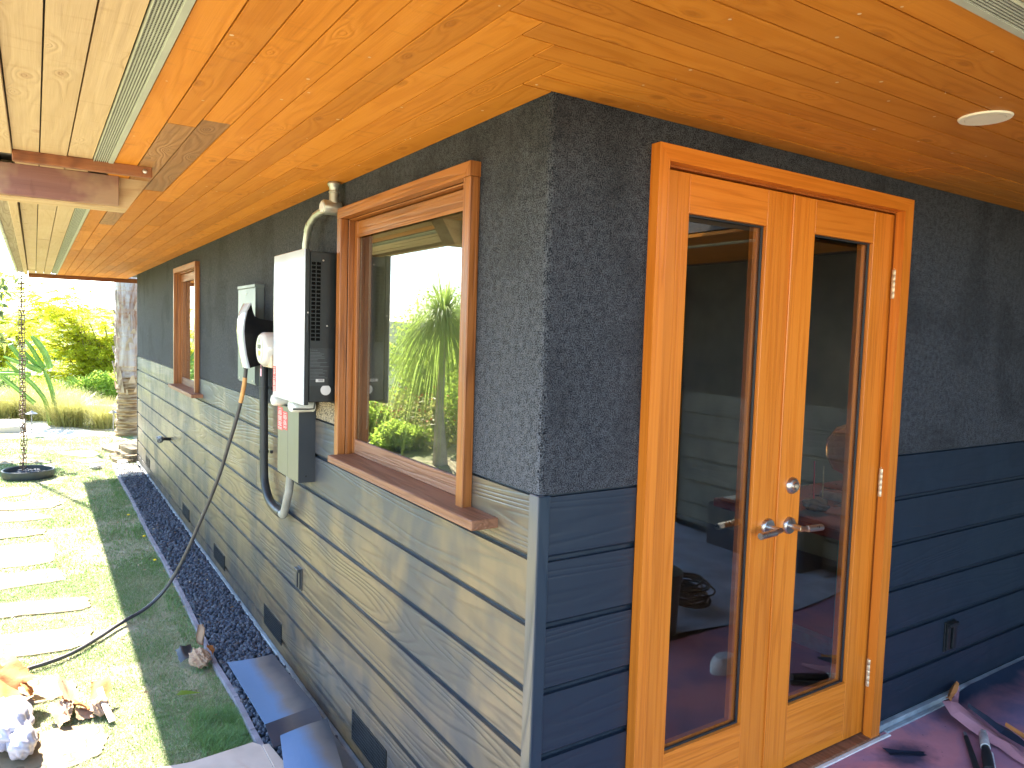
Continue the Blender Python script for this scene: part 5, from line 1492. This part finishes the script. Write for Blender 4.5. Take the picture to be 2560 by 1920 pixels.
path_lamp(-1.191, 12.55, 0.39, 'grey mushroom path lamp standing in front of the pale walkway')
path_lamp(-0.02, 12.62, 0.36, 'grey flat topped path lamp half hidden by the palm trunk', .07)
rl = thing('railing', (-1, 15, G), 'thin pale metal rail running behind the ornamental grasses', 'railing')
m = MB(); m.tube([(-4.0, 15, .235), (-1.689, 15, .051), (0.213, 15, -.099), (2.5, 15, -.28)], .014, 8); m.build('top_rail', 'rail', rl, smooth=True)
for x, z in ((-2.6, .12), (-0.9, -.012), (0.6, -.13)):
    m = MB(); m.tube([(x, 15, G - .2), (x, 15, z)], .01, 6); m.build('post', 'rail', rl)

def tussock(x, y, n, h, sp, label, mat='straw'):
    a = rs.uniform(0, 6.28, n); r = np.abs(rs.normal(0, .13, n)); ln = rs.uniform(.1, 1.0, n) * sp
    B = np.stack([x + np.cos(a) * r, y + np.sin(a) * r, np.full(n, G)], -1)
    L = h * rs.uniform(.7, 1.75, n)
    segs = 5; Vs = []
    w = rs.uniform(.0015, .0032, n)
    a2 = a + rs.normal(0, .5, n)
    for k in range(segs):
        t_ = k / (segs - 1)
        ox = np.cos(a2) * ln * L * t_ ** 1.5; oy = np.sin(a2) * ln * L * t_ ** 1.5; oz = L * (t_ - ln * .42 * t_ ** 2.6)
        c_ = B + np.stack([ox, oy, oz], -1); sd = np.stack([-np.sin(a2) * w, np.cos(a2) * w, np.zeros(n)], -1) * (1 - t_ * .8)
        Vs += [c_ - sd, c_ + sd]
    V_ = np.stack(Vs, 1).reshape(-1, 3); b_ = np.arange(n)[:, None] * (2 * segs)
    F_ = np.concatenate([b_ + np.array([[2 * k, 2 * k + 1, 2 * k + 3, 2 * k + 2]]) for k in range(segs - 1)], 1).reshape(-1, 4)
    return tag(bigmesh('ornamental_grass', V_, F_, mat), label, 'grass plant', 'ornamental grasses beyond the path')
for (x, y, n_, h, sp, lb) in [(-0.62, 13.62, 4500, .46, 1.1, 'arching golden ornamental grass clump behind the walkway, the fullest one'), (-0.12, 13.2, 2200, .38, 1.0, 'greener ornamental grass clump beside the palm trunk'),
                              (-1.35, 14.9, 2600, .50, 1.0, 'golden ornamental grass behind the mushroom path lamp'), (-2.0, 15.1, 2400, .5, 1.0, 'golden ornamental grass at the left edge of the view'), (-1.75, 14.85, 1600, .36, 1.1, 'low golden grass clump left of the rain chain'), (-0.95, 14.6, 2000, .5, .9, 'upright golden grass between two arching clumps')]:
    tussock(x, y, n_, h, sp, lb)

# palm trunk past the house corner
pt = thing('palm_tree', (0.14, 12.1, G), 'thick palm trunk with peeling bark just past the far house corner', 'tree')
m = MB(); pr_ = []
for i in range(60):
    z = G - .02 + i * 0.062
    r = .205 - .03 * min(1, (z - G) / .5) + .012 * math.sin(i * 2.1) * (1 if z < .75 else .3) + (0.02 if z > .8 else 0)
    pr_.append((r, z)); pr_.append((r - (.014 if z < .75 else .003), z + .045))
m.lathe(pr_, (0.16, 12.1, 0), 'z', 28)
def palmbark():
    t = NT('ringed_palm_bark')
    c = t.coord(1, 1, 1)
    z = t.n('ShaderNodeSeparateXYZ', {0: t.n('ShaderNodeTexCoord').outputs['Object']}).outputs[2]
    w = t.noise(t.coord(1, 1, 4), 5, 4, .6)
    lower = t.n('ShaderNodeMapRange', {0: t.math('ADD', z, t.math('MULTIPLY', w, .5)), 1: 0.85, 2: 1.0}).outputs[0]
    a = t.ramp(t.noise(t.coord(1, 1, 9), 5, 4, .6), [(.35, (.14, .08, .04)), (.55, (.36, .27, .17)), (.75, (.48, .38, .25))])
    b = t.ramp(t.noise(t.coord(3, 3, .5), 3, 5, .6, .8), [(.35, (.26, .13, .07)), (.5, (.42, .36, .33)), (.7, (.56, .54, .56))])
    col = t.mix(t.math('MULTIPLY', lower, 1.0, clamp=True), a, b)
    t.bsdf(col, .8, .2, t.bump(w, .6, .03)); return t.m
m.build('trunk', palmbark(), pt)
for i in range(26):
    a = rnd.uniform(2.5, 5.2); z = rnd.uniform(-.1, 1.9); r = .19
    m = MB(); bx_, by_ = 0.16 + r * math.cos(a), 12.1 + r * math.sin(a); ln = rnd.uniform(.08, .3); w = rnd.uniform(.02, .06)
    ta = a + math.pi / 2
    m.add([(bx_ - w * math.cos(ta), by_ - w * math.sin(ta), z), (bx_ + w * math.cos(ta), by_ + w * math.sin(ta), z), (bx_ + w * .4 * math.cos(ta) + .03 * math.cos(a), by_ + .03 * math.sin(a), z + ln), (bx_ - w * .5 * math.cos(ta) + .05 * math.cos(a), by_ + .05 * math.sin(a), z + ln * .9)], [(0, 1, 2, 3)])
    m.build('bark_flake', 'bark_pale', pt)
# crown of this palm is above the eave
fr = []
for i in range(26):
    a = rnd.uniform(0, 6.28); p0 = Vector((0.16, 12.1, 3.4)); L_ = rnd.uniform(1.3, 1.9)
    for k in range(60):
        t_ = k / 60; p = p0 + Vector((math.cos(a) * L_ * t_, math.sin(a) * L_ * t_, .6 * t_ - 1.1 * t_ * t_ + .3))
        fr.append((p, a + rnd.choice([-1, 1]) * 1.0))
Cn = np.array([tuple(p) for p, a in fr]); Dn = np.array([(math.cos(a), math.sin(a), -.5) for p, a in fr])
leaves('crown', Cn, Dn, .45, .03, 'leaf_palm', pt)

# feathery yellow-green tree
def feathery_tree(name, base, blobs, nbr, nleaf, label, mat, L=.035, W=.011, lean=(0, 0)):
    t_ = thing(name, base, label, 'tree')
    b0 = Vector(base); m = MB()
    twigs = []
    for i in range(nbr):
        bl = blobs[i % len(blobs)]
        d_ = rand_dirs(1)[0] * rs.uniform(.3, 1.0)
        end = Vector((bl[0] + d_[0] * bl[3], bl[1] + d_[1] * bl[4], bl[2] + d_[2] * bl[5]))
        fork = b0.lerp(Vector((bl[0], bl[1], bl[2])), rs.uniform(.25, .6)) + Vector(rand_dirs(1)[0] * .12)
        pts = smooth_path([b0 + Vector((0, 0, .0)), b0.lerp(fork, .5) + Vector(rand_dirs(1)[0] * .06), fork, fork.lerp(end, .5) + Vector((0, 0, .18)), end + Vector((0, 0, -.1))], 4)
        m.tube(pts, [max(.003, .028 * (1 - k / len(pts)) ** 1.4) for k in range(len(pts))], 5, False)
        twigs += pts[6:]
    m.build('trunk', 'bark', t_)
    tw = np.array([tuple(p) for p in twigs])
    nl = nleaf
    # drooping sprays off the twigs
    ns = nl // 26
    src = tw[rs.randint(0, len(tw), ns)]
    a = rs.uniform(0, 6.28, ns); ll = rs.uniform(.12, .38, ns)
    C_ = []; D_ = []
    for k in range(13):
        s_ = (k + .5) / 13
        c_ = src + np.stack([np.cos(a) * ll * s_, np.sin(a) * ll * s_, .05 * s_ - ll * .55 * s_ ** 1.6], -1)
        for sg in (-1, 1):
            d2 = np.stack([np.cos(a + sg * 1.1), np.sin(a + sg * 1.1), rs.uniform(-.5, .1, ns)], -1)
            C_.append(c_); D_.append(d2)
    leaves('crown', np.concatenate(C_), np.concatenate(D_), L, W, mat, t_)
    return t_
feathery_tree('feathery_tree', (0.9, 18.6, G - .4), [(-.6, 18.2, 1.35, 1.1, .3, .7), (.3, 18.0, 1.2, 1.0, .3, .9), (-1.1, 18.2, 1.5, .9, .3, .7), (-.9, 18.0, 2.3, .9, .3, .4), (-.9, 18.4, .6, .8, .3, .6), (.1, 18.0, .3, 1.1, .3, .5), (.9, 18.2, 1.5, 1.0, .3, .9), (-.2, 18.4, 2.0, 1.3, .3, .5)], 170, 120000,
              'wide feathery yellow green tree glowing beyond the path', 'leaf_yellow', .06, .015)

feathery_tree('feathery_tree', (-2.6, 20.5, G - .4), [(-1.6, 20.2, 1.6, 1.1, .3, .8), (-2.2, 20.4, .9, 1.0, .3, .7), (-.8, 20.2, 2.2, 1.0, .3, .5), (-1.9, 20.3, 2.6, 1.1, .3, .4)], 80, 60000,
              'pale airy yellow green tree farther left behind the rain chain', 'leaf_yellow', .06, .015)

def shrub(name, c, r, n_, mat, label, L=.07, W=.035, grp=None, cat='shrub', clump=14):
    t_ = thing(name, (c[0], c[1], G), label, cat, grp)
    m = MB()
    cl = []
    for i in range(clump):
        d_ = rand_dirs(1, .3)[0] * rs.uniform(.35, .85)
        cl.append((c[0] + d_[0] * r[0], c[1] + d_[1] * r[1], c[2] + d_[2] * r[2]))
        m.tube([(c[0] + d_[0] * .1, c[1] + d_[1] * .1, G), (c[0] + d_[0] * r[0] * .5, c[1] + d_[1] * r[1] * .5, (G + c[2]) / 2), cl[-1]], [.02, .012, .004], 5, False)
    m.build('stems', 'bark', t_)
    cl = np.array(cl); k = rs.randint(0, len(cl), n_)
    rr_ = np.array(r) * .42
    C_ = cl[k] + rand_dirs(n_) * rr_ * rs.uniform(.25, 1.0, (n_, 1)) ** .6
    C_[:, 2] = np.maximum(C_[:, 2], G + .02)
    leaves('foliage', C_, rand_dirs(n_, .3), rs.uniform(.6, 1.2, n_) * L, rs.uniform(.7, 1.2, n_) * W, mat, t_, .2)
    return t_
k = 0
for (x, y, rx, rz, mt_, lb) in [(-2.0, 16.6, .8, .55, 'leaf_dark', 'dull green shrub at the far left behind the rail'), (-1.2, 16.8, .6, .42, 'leaf_green', 'bright green shrub behind the mushroom path lamp'), (-.5, 16.6, .65, .42, 'leaf_green', 'bright green shrub behind the golden grasses'),
                                (.1, 16.5, .6, .45, 'leaf_green', 'bright green shrub left of the palm trunk'), (.9, 16.6, .7, .55, 'leaf_green', 'bright green shrub behind the palm trunk')]:
    shrub('shrub', (x, y, G + rz * .75), (rx, .5, rz), 5200, mt_, lb, .06, .035, 'shrubs beyond the rail')
# pale distance: far tree belt on the slope
for i, (x, y, z, r) in enumerate([(-6.5, 44, -1.6, 4.0), (-1.5, 46, -1.9, 3.6), (4.0, 45, -1.6, 4.2), (-13, 48, -1.0, 4.5)]):
    shrub('distant_tree', (x, y, z), (r, 2.5, 1.9), 3600, 'leaf_dark', ['distant green tree on the slope, left of the feathery tree', 'distant low tree behind the feathery tree', 'distant tree hidden partly by the palm trunk', 'distant tree at the far left of the slope'][i], .35, .22, 'distant trees on the slope', 'tree', 10)

# euphorbia cactus
ca = thing('candelabra_cactus', (-0.85, 13.8, G), 'leaning green candelabra cactus with ribbed arms behind the rain chain', 'cactus')
CS = [[(-1.187, 1.289), (-1.093, 1.164), (-0.987, 0.974), (-0.914, 0.731)], [(-1.283, 1.236), (-1.169, 1.036), (-1.054, 0.808), (-1.001, 0.718)], [(-1.296, 1.034), (-1.192, 0.871), (-1.076, 0.744), (-1.012, 0.693)],
      [(-1.588, 0.93), (-1.434, 0.856), (-1.225, 0.769), (-1.044, 0.68)], [(-1.288, 0.794), (-1.172, 0.718), (-1.034, 0.667)], [(-1.03, 0.74), (-0.949, 0.525), (-0.907, 0.37), (-0.865, 0.15), (-.84, -.3)],
      [(-1.558, 0.843), (-1.384, 0.668), (-1.228, 0.502), (-1.091, 0.322), (-0.98, 0.1), (-.92, -.3)], [(-1.643, 0.606), (-1.521, 0.48), (-1.357, 0.313), (-1.15, .1)], [(-1.534, 1.156), (-1.452, 1.057), (-1.36, 0.92), (-1.25, .80)], [(-1.75, 0.643), (-1.436, 0.636), (-1.2, .6)]]
for ci, s_ in enumerate(CS):
    pts = smooth_path([(x, 13.8 + (ci % 3 - 1) * .05, z) for x, z in s_], 5); n_ = len(pts)
    m = MB(); base_r = .036 if ci != 0 else .05
    rr2 = [base_r * min(1, .35 + 2.4 * k / n_) for k in range(n_)]
    o_ = len(m.v); m.tube(pts, rr2, 10, True)
    vv = []
    for idx, p in enumerate(m.v):
        c_ = pts[idx // 10]; f = 1.15 if (idx % 10) % 2 == 0 else .62
        vv.append(tuple(Vector(c_) + (Vector(p) - Vector(c_)) * f))
    m.v = vv; m.build('arm', 'cactus', ca)

# broad-leaved ficus at the left edge
fg = thing('rubber_tree', (-2.3, 11.2, G), 'broad leaved blue green tree at the left edge beside the rain chain', 'tree')
m = MB(); tips = []
for i in range(26):
    e = Vector((rs.uniform(-2.3, -1.42), rs.uniform(10.6, 11.5), rs.uniform(1.05, 2.25)))
    pts = smooth_path([(-2.3, 11.2, G), (-2.3 + rs.uniform(-.1, .2), 11.2, .7), tuple(Vector((-2.2, 11.2, 1.1)).lerp(e, .5)), tuple(e)], 4)
    m.tube(pts, [max(.004, .035 * (1 - k / len(pts))) for k in range(len(pts))], 6, False); tips += pts[6:]
m.build('trunk', 'bark', fg)
tw = np.array([tuple(p) for p in tips]); k = rs.randint(0, len(tw), 1500)
leaves('crown', tw[k] + rs.normal(0, .06, (1500, 3)), rand_dirs(1500, -.2), rs.uniform(.10, .17, 1500), rs.uniform(.05, .075, 1500), 'leaf_fig', fg, .2)

# side garden, seen mirrored in the windows
gp = thing('cabbage_palm', (-3.6, 7.6, G), 'slender cabbage palm with drooping fronds in the side garden', 'tree')
m = MB(); m.tube([(-3.6, 7.6, G), (-3.58, 7.62, .5), (-3.6, 7.6, 1.25), (-3.6, 7.6, 1.7)], [.11, .055, .045, .06], 14); m.build('trunk', 'bark_pale', gp, smooth=True)
C_ = []; D_ = []; 
Vs = []; n_ = 900
a = rs.uniform(0, 6.28, n_); el = rs.uniform(-.5, 1.35, n_); L_ = rs.uniform(.6, 1.35, n_); w = rs.uniform(.006, .013, n_); segs = 6
for k in range(segs):
    t_ = k / (segs - 1)
    hx = np.cos(el) * L_ * t_; hz = np.sin(el) * L_ * t_ - (1.15 * np.cos(el) + .1) * L_ * t_ ** 2.4
    c_ = np.stack([-3.6 + np.cos(a) * hx, 7.6 + np.sin(a) * hx, 1.72 + hz], -1); sd = np.stack([-np.sin(a) * w, np.cos(a) * w, np.zeros(n_)], -1) * (1 - t_ * .9)
    Vs += [c_ - sd, c_ + sd]
V_ = np.stack(Vs, 1).reshape(-1, 3); b_ = np.arange(n_)[:, None] * (2 * segs)
F_ = np.concatenate([b_ + np.array([[2 * k, 2 * k + 1, 2 * k + 3, 2 * k + 2]]) for k in range(segs - 1)], 1).reshape(-1, 4)
bigmesh('crown', V_, F_, 'leaf_palm', gp)
side = [(-4.9, 10.2, 1.0, 1.15, 'leaf_green', 'rounded light green bush left of the cabbage palm'), (-4.7, 8.3, .8, 1.0, 'leaf_green', 'light green bush behind the cabbage palm'), (-5.2, 7.0, .9, 1.0, 'leaf_dark', 'darker bush right of the cabbage palm'),
        (-5.6, 12.0, 1.4, 1.5, 'leaf_green', 'tall light green bush far along the side garden'), (-6.3, 9.0, 1.2, 1.25, 'leaf_dark', 'deep green bush at the back of the side garden'), (-3.9, 10.6, .55, .35, 'leaf_green', 'low leafy plant along the side lawn, farther one'),
        (-3.6, 9.0, .5, .25, 'leaf_green', 'low leafy plant along the side lawn, nearer one'), (-4.4, 5.6, .7, .7, 'leaf_dark', 'dark bush opposite the big window'), (-4.6, 13.5, 1.0, 1.0, 'leaf_green', 'bush at the far end of the side garden'), (-4.3, 3.6, .9, .8, 'leaf_green', 'bright bush opposite the deck corner'),
        (-7.5, 12.5, 1.6, 1.7, 'leaf_dark', 'tall dark bush closing the side garden'), (-8, 15.5, 1.8, 1.5, 'leaf_green', 'broad bush behind the side garden'), (-9.5, 11.0, 2.0, 1.7, 'leaf_green', 'big light green bush at the very back of the side garden'), (-9.0, 7.5, 1.8, 1.5, 'leaf_green', 'back row bush right of the deep green one')]
for (x, y, r, hh, mt_, lb) in side:
    shrub('garden_bush', (x, y, G + hh * .8), (r, r, hh), 7000, mt_, lb, .09, .045, 'bushes in the side garden', 'bush')
n_ = 260; P_ = np.stack([rs.uniform(-5.2, -3.6, n_), rs.uniform(8, 11.5, n_), rs.uniform(.0, .7, n_)], -1)
fl_ = thing('flowering_shrub', (-4.3, 9.5, G), 'shrub dotted with small red flowers beside the cabbage palm', 'shrub')
leaves('blossom', P_[:200], rand_dirs(200), .05, .05, 'flower', fl_)
leaves('foliage', np.stack([rs.uniform(-4.9, -3.8, 2500), rs.uniform(8.4, 10.8, 2500), rs.uniform(G, .5, 2500)], -1), rand_dirs(2500, .3), .09, .035, 'straw', fl_)
# feathery small tree high right in the reflection
feathery_tree('slender_tree', (-5.0, 7.4, G), [(-5.0, 7.3, 2.3, .9, .8, .7), (-5.0, 8.2, 2.0, .7, .7, .5), (-5.4, 6.6, 2.6, .8, .8, .8)], 50, 20000, 'slender open crowned tree behind the cabbage palm', 'leaf_green', .08, .022)
